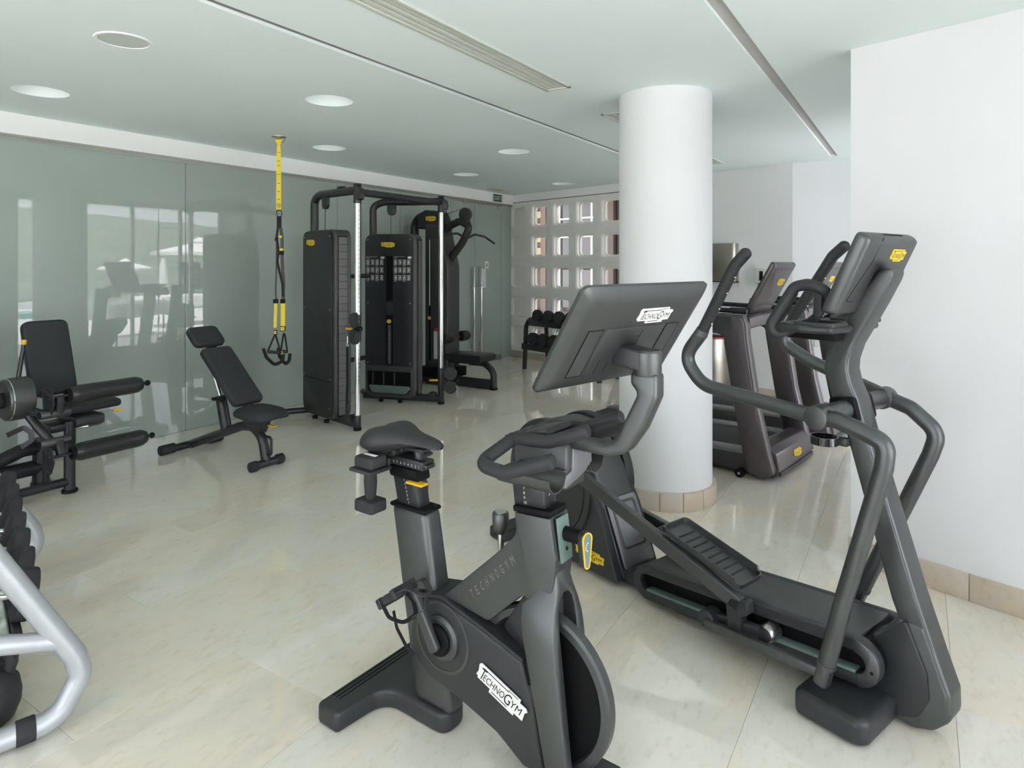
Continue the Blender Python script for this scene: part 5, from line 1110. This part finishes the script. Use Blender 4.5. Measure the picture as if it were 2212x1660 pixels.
def dumbbell(loc, deg, r, w, L, label, group, parent_M, tilt=0, mat='rubber', handle='chrome', stop=.7):
    t = thing('dumbbell', label, 'dumbbell', parent_M @ Vector(loc), 0, group)
    t.rotation_euler = (math.radians(tilt), 0, math.radians(deg)); t.rotation_mode = 'XYZ'
    for s in (-1, 1):
        a, b = s * (L / 2 - w), s * L / 2
        h_ = MB().lathe([(0, a), (r * .82, a), (r * .97, a + s * w * .12), (r, a + s * w * .25), (r, b - s * w * .2), (r * .95, b - s * w * .06), (r * .80, b), (r * .78, b - s * .004), (r * .30, b - s * .004), (0, b - s * .002)], ax='y', n=30).build('weight_head', mat, t)
        MB().lathe([(0, b - s * .004), (.008, b - s * .004), (.008, b), (0, b)], ax='y', n=12).build('bolt', 'ink_black', h_)
    MB().lathe([(.013, -L / 2 + w * .8), (.014, -L * .15), (.0165, 0), (.014, L * .15), (.013, L / 2 - w * .8)], ax='y', n=16).build('handle', handle, t)
    return t
lab = ['largest rubber dumbbell, nearest on the silver rack', 'second dumbbell from the near end of the silver rack', 'third dumbbell from the near end of the silver rack', 'fourth dumbbell from the near end of the silver rack', 'fifth dumbbell from the near end of the silver rack', 'sixth dumbbell from the near end of the silver rack', 'seventh dumbbell from the near end of the silver rack']
for k, r in enumerate((.084, .082, .080, .078, .076, .074, .072)):
    f = k / 5; x = -.125 - .94 * f; y = .044 + .011 * f; z = .514 + .040 * f - r
    dumbbell((x, y - .030 - .105, z + .030), -16.4, r, .055, .27, lab[k], 'dumbbells on the silver rack', RK, tilt=-14)
def kettlebell(loc, deg, r, label):
    t = thing('kettlebell', label, 'kettlebell', RK @ Vector(loc), deg, 'kettlebells under the silver rack')
    MB().lathe([(0, 0), (r * .62, 0), (r * .82, r * .18), (r * .98, r * .6), (r, r * .92), (r * .93, r * 1.35), (r * .7, r * 1.68), (r * .4, r * 1.84), (0, r * 1.88)], n=32).build('bell', 'cast_iron', t, smooth=60)
    MB().tube([(-r * .62, 0, r * 1.55), (-r * .72, 0, r * 2.05), (-r * .45, 0, r * 2.62), (r * .45, 0, r * 2.62), (r * .72, 0, r * 2.05), (r * .62, 0, r * 1.55)], r * .165, n=16, fil=r * .4, fn=7).build('handle', 'cast_iron', t)
kettlebell((-.20, -.085, .0), 60, .098, 'black iron kettlebell nearest, under the silver rack')
kettlebell((-.46, -.07, .0), 50, .092, 'black iron kettlebell behind the nearest one under the silver rack')

# ================================================================== BLACK DUMBBELL RACK BY THE BREEZE BLOCKS
R2 = Matrix.Translation((-4.832, 8.027, 0)) @ Matrix.Rotation(math.radians(-17.5), 4, 'Z')
r2 = thing('dumbbell_rack', 'low black two-tier dumbbell rack in front of the breeze-block screen', 'dumbbell rack', (-4.832, 8.027, 0), -17.5)
for x, sx in ((0, 1), (1.45, -1)):
    MB().tube([(x, 0, 0), (x + sx * .035, 0, .62), (x + sx * .10, 0, .725), (x + sx * .26, 0, .745)], .032, n=16, fil=.12, fn=8).build('front_leg', 'black_metal', r2)
    MB().tube([(x + sx * .05, .42, 0), (x + sx * .22, .22, .75)], .030, n=16).build('rear_leg', 'black_metal', r2)
for (y, z, h) in ((-.10, .695, .085), (-.10, .345, .085), (.12, .735, .08), (.12, .385, .08)):
    MB().bx(.21 if z > .6 else .06, 1.24 if z > .6 else 1.39, y - .012, y + .012, z - h / 2, z + h / 2).build('tier_rail', 'black_metal', r2, bevel=.004)
MB().bx(.21, 1.24, -.10, .13, .69, .70).build('tier_plate', 'black_metal', r2, bevel=.003); MB().bx(.06, 1.39, -.10, .13, .34, .35).build('tier_plate', 'black_metal', r2, bevel=.003)
names = ['first', 'second', 'third', 'fourth', 'fifth']
for k in range(5):
    dumbbell((.40 + .213 * k, .0, .79), -17.5, .082, .075, .30, '%s dumbbell from the left on the upper tier of the black rack' % names[k], 'dumbbells on the black rack', R2, tilt=-8)
for k in range(5):
    dumbbell((.30 + .213 * k, .0, .455), -17.5, .088, .09, .30, '%s dumbbell from the left on the lower tier of the black rack' % names[k], 'dumbbells on the black rack', R2, tilt=-8)

# ================================================================== HANGING STRAP TRAINER
tx = thing('strap_trainer', 'yellow and black suspension strap trainer hanging from the ceiling', 'strap trainer', (-4.739, 3.691, 0), math.degrees(YAW))
def strap(pts, w, mat, name, t=.003, twist=None): return MB().tube([(x, 0 if len(p) < 3 else p[2], z) for p in pts for x, z in [p[:2]]], 0, sec=(w, t, .3), up=(0, 1, 0)).build(name, mat, tx)
MB().lathe([(0, 2.655), (.066, 2.655), (.064, 2.649), (.030, 2.638), (.012, 2.636), (0, 2.636)], n=28).build('ceiling_mount', 'steel', tx)
MB().tube([(-.03, 0, 2.64), (-.028, 0, 2.612), (0, 0, 2.598), (.028, 0, 2.612), (.03, 0, 2.64)], .006, n=10, fil=.02).build('anchor_ring', 'steel', tx)
MB().tube([(.055, 0, 2.648), (.052, -.01, 2.62), (.03, -.01, 2.600)], .0025, n=6).build('safety_wire', 'black_metal', tx)
MB().prism([(-.034, 2.628), (.034, 2.628), (.022, 2.585), (-.006, 2.578)], 'y', -.012, .006).build('anchor_loop', 'strap_yellow', tx, bevel=.006)
m_ = MB(); rings = []
for z, w in ((2.590, .010), (2.57, .014), (2.52, .018), (2.45, .020), (2.30, .0205), (2.10, .0215), (2.015, .0215)):
    rings.append([(-w, -.002, z), (w, -.002, z), (w, .002, z), (-w, .002, z)])
m_.ring_loft(rings); ystr = m_.build('anchor_strap', 'strap_yellow', tx, smooth=15)
for y in (330, 348, 358, 377, 396, 414, 431): 
    z = 1.55 + (567 - y) * .004063; MB().bx(-.012, .012, -.0032, -.0021, z - .002, z + .002).build('stitch_bar', 'ink_black', ystr)
MB().ringprism(fillet([(-.014, 2.035), (.014, 2.035), (.014, 2.065), (-.014, 2.065)], .005, 3), fillet([(-.011, 2.038), (.011, 2.038), (.011, 2.062), (-.011, 2.062)], .004, 3), 'y', -.0034, -.0021).build('strap_print', 'ink_black', ystr)
m_ = MB(); put_text(m_, 'TRX', -.009, .009, 2.046, 2.055); obj('lettering', m_.mesh('lettering'), 'ink_black', ystr, Matrix(((1, 0, 0, 0), (0, 0, -1, -.0036), (0, 1, 0, 0), (0, 0, 0, 1))))
MB().tube([(-.022, 0, 2.005), (.028, 0, 2.005), (.022, 0, 1.945), (-.012, 0, 1.945)], .0045, n=8, fil=.015, closed=True).build('carabiner', 'black_metal', tx)
strap([(.004, 1.955), (.004, 1.850)], .040, 'strap_black', 'loop_sleeve', .012)
strap([(-.008, 1.85), (-.018, 1.76), (-.020, 1.50), (-.028, 1.30), (-.022, 1.22)], .014, 'strap_grey', 'main_strap')
strap([(.018, 1.85), (.030, 1.76), (.030, 1.60), (.034, 1.48), (.042, 1.38), (.038, 1.22)], .030, 'strap_grey', 'main_strap')
strap([(-.004, 1.85, -.01), (-.014, 1.78, -.012), (.004, 1.64, -.012), (-.008, 1.56, -.012), (.012, 1.46, -.012), (.036, 1.36, -.012), (.040, 1.25, -.01)], .020, 'strap_black', 'crossing_strap')
MB().bx(-.032, -.004, -.012, .008, 1.735, 1.768).build('cam_buckle', 'ink_black', tx, bevel=.004); MB().bx(.006, .030, -.016, -.004, 1.765, 1.785).build('pull_tab', 'strap_yellow', tx, bevel=.003)
MB().bx(.010, .046, -.014, .008, 1.615, 1.652).build('cam_buckle', 'ink_black', tx, bevel=.004); MB().bx(.012, .042, -.018, -.004, 1.652, 1.672).build('pull_tab', 'strap_yellow', tx, bevel=.003)
for xc, w, hx, k in ((-.026, .028, -.04, 0), (.037, .038, .045, 1)):
    MB().bx(xc - .022, xc + .020, -.010, .010, 1.19, 1.228).build('adjuster', 'ink_black', tx, bevel=.004)
    strap([(xc, 1.195), (xc - (.006 if k == 0 else 0), .975)], w, 'strap_yellow', 'hand_strap')
    tg = MB().bx(xc - .016 - .008 * k, xc + .012 + .008 * k, -.006, .006, .915 + .03 * k, .955 + .035 * k).build('strap_tag', 'ink_black', tx, bevel=.003)
    MB().bx(xc - .011 - .008 * k, xc + .007 + .008 * k, -.0075, -.0058, .922 + .03 * k, .948 + .035 * k).build('tag_patch', 'strap_yellow', tg)
    m_ = MB(); put_text(m_, 'TRX', xc - .009 - .006 * k, xc + .005 + .006 * k, .932 + .032 * k, .941 + .034 * k); obj('lettering', m_.mesh('lettering'), 'ink_black', tg, Matrix(((1, 0, 0, 0), (0, 0, -1, -.0078), (0, 1, 0, 0), (0, 0, 0, 1))))
    dy = .04 * k
    hA, hB = ((-.098, .765), (.018, .752)) if k == 0 else ((.004, .762), (.062, .755))
    MB().tube([(hA[0], dy, hA[1]), (xc - .004, dy, .925 + .03 * k), (hB[0], dy, hB[1])], 0, sec=(.016, .003, .3), up=(0, 1, 0), fil=.01).build('handle_sling', 'strap_black', tx)
    MB().cyl((hA[0], dy, hA[1]), (hB[0], dy + .03, hB[1]), .015, n=16).build('foam_handle', 'rubber', tx, bevel=.003)
    MB().cyl((hB[0] - .004, dy + .03, hB[1]), (hB[0] + .004, dy + .03, hB[1]), .017, n=14).build('handle_ring', 'lever_yellow', tx)
    MB().tube([(hA[0] - .034 if k == 0 else hA[0] - .02, dy - .01, .795), (hA[0] - .01, dy, .715), (hx, dy + .01, .645), (hB[0] + .01, dy + .02, .68), (hB[0] + .012, dy + .03, .74)], 0, sec=(.030, .004, .4), up=(0, 1, .2), fil=.04).build('foot_cradle', 'strap_black', tx)

# ================================================================== OUTSIDE (seen mirrored in the glass wall)
terr = struct(MB().prism([(2.4, -30), (9.6, -30), (9.6, 40), (.67, 40), (.67, 3.6), (2.4, 3.4)], 'z', -.14, -.03).build('terrace', 'terrace_stone'))
struct(MB().bx(9.6, 13.5, -30, 40, -.5, -.10).build('pool', 'pool_water'))
struct(MB().bx(13.5, 14.8, -60, 90, -.6, -.06).build('pool_deck', 'terrace_stone'))
struct(MB().bx(-60, 60, -80, -4.4, -.30, -.06).build('terrace_end', 'terrace_stone'))
hb = MB(); nx, ny = 30, 60; vs_ = []
for i in range(nx + 1):
    for j in range(ny + 1):
        x = 14.7 + i * 9 if i else 14.7; y = -190 + j * 10
        h = 15.5 * (1 - math.exp(-(max(0, i - 3) / 9.0) ** 1.3)) * (.9 + .28 * math.sin(j * .31 + 1.2) + .14 * math.sin(j * .83 + i * .3)) + .6 * random.random()
        vs_.append((x, y, h - .4 + (0 if i == 0 else .5)))
hb.add(vs_, [(i * (ny + 1) + j, (i + 1) * (ny + 1) + j, (i + 1) * (ny + 1) + j + 1, i * (ny + 1) + j + 1) for i in range(nx) for j in range(ny)])
struct(hb.build('hillside', 'hill_scrub'))
def parasol(loc, r, h, label, closed=False):
    t = thing('parasol', label, 'parasol', loc, 0, 'parasols on the terrace')
    MB().cyl((0, 0, 0), (0, 0, h), .025, n=10).build('pole', 'window_frame', t)
    MB().bx(-.25, .25, -.25, .25, 0, .06).build('base', 'terrace_stone', t, bevel=.01)
    if closed: MB().lathe([(.06, h + .05), (.10, h - .1), (.17, h - .5), (.24, h - 1.25), (.20, h - 1.3)], n=10).build('canopy', 'canvas', t, smooth=10)
    else:
        MB().lathe([(.03, h + .28), (.35, h + .12), (r, h - .35), (r, h - .50), (r * .98, h - .50), (r * .96, h - .36), (.3, h + .06), (0.02, h + .20)], n=8).build('canopy', 'canvas', t, smooth=10)
        MB().lathe([(.02, h + .42), (.42, h + .20), (.42, h + .14), (.02, h + .34)], n=8).build('vent_cap', 'canvas', t, smooth=10)
    return t
parasol((18.8, 18.8, -.06), 2.2, 2.45, 'large open white parasol mirrored in the glass beside the left cable tower')
parasol((41, 26.5, .10), 2.0, 1.35, 'small open white parasol mirrored farther off in the glass')
parasol((17.6, 16.3, -.06), 1.5, 1.75, 'folded white parasol mirrored in the glass wall', closed=True)
def banquet(loc, deg, label):
    t = thing('terrace_table', label, 'table', loc, deg, 'cloth-covered terrace tables')
    tp = MB().bx(-.75, .75, -.45, .45, .72, .75).build('tabletop', 'linen', t)
    cl = MB()
    rim = fillet([(-.78, -.48), (.78, -.48), (.78, .48), (-.78, .48)], .06, 4); n = len(rim)
    drop = [.30 + .05 * math.sin(k * 2.1) for k in range(n)]
    cl.ring_loft([[(p[0], p[1], .755) for p in rim], [(p[0] * 1.01, p[1] * 1.01, .74) for p in rim], [(p[0] * (1.04 + .02 * math.sin(k * 1.7)), p[1] * (1.06 + .03 * math.sin(k * 2.3)), .75 - drop[k]) for k, p in enumerate(rim)]], cap1=False)
    cl.build('tablecloth', 'linen', t)
    for x in (-.66, .66):
        for y in (-.38, .38): MB().cyl((x, y, 0), (x, y, .72), .018, n=8).build('leg', 'black_metal', t)
banquet((2.55, 7.15, -.03), 75, 'cloth-covered terrace table mirrored in the glass left of the bench')
banquet((4.4, 9.2, -.03), 80, 'cloth-covered terrace table mirrored in the glass beside the cable tower')
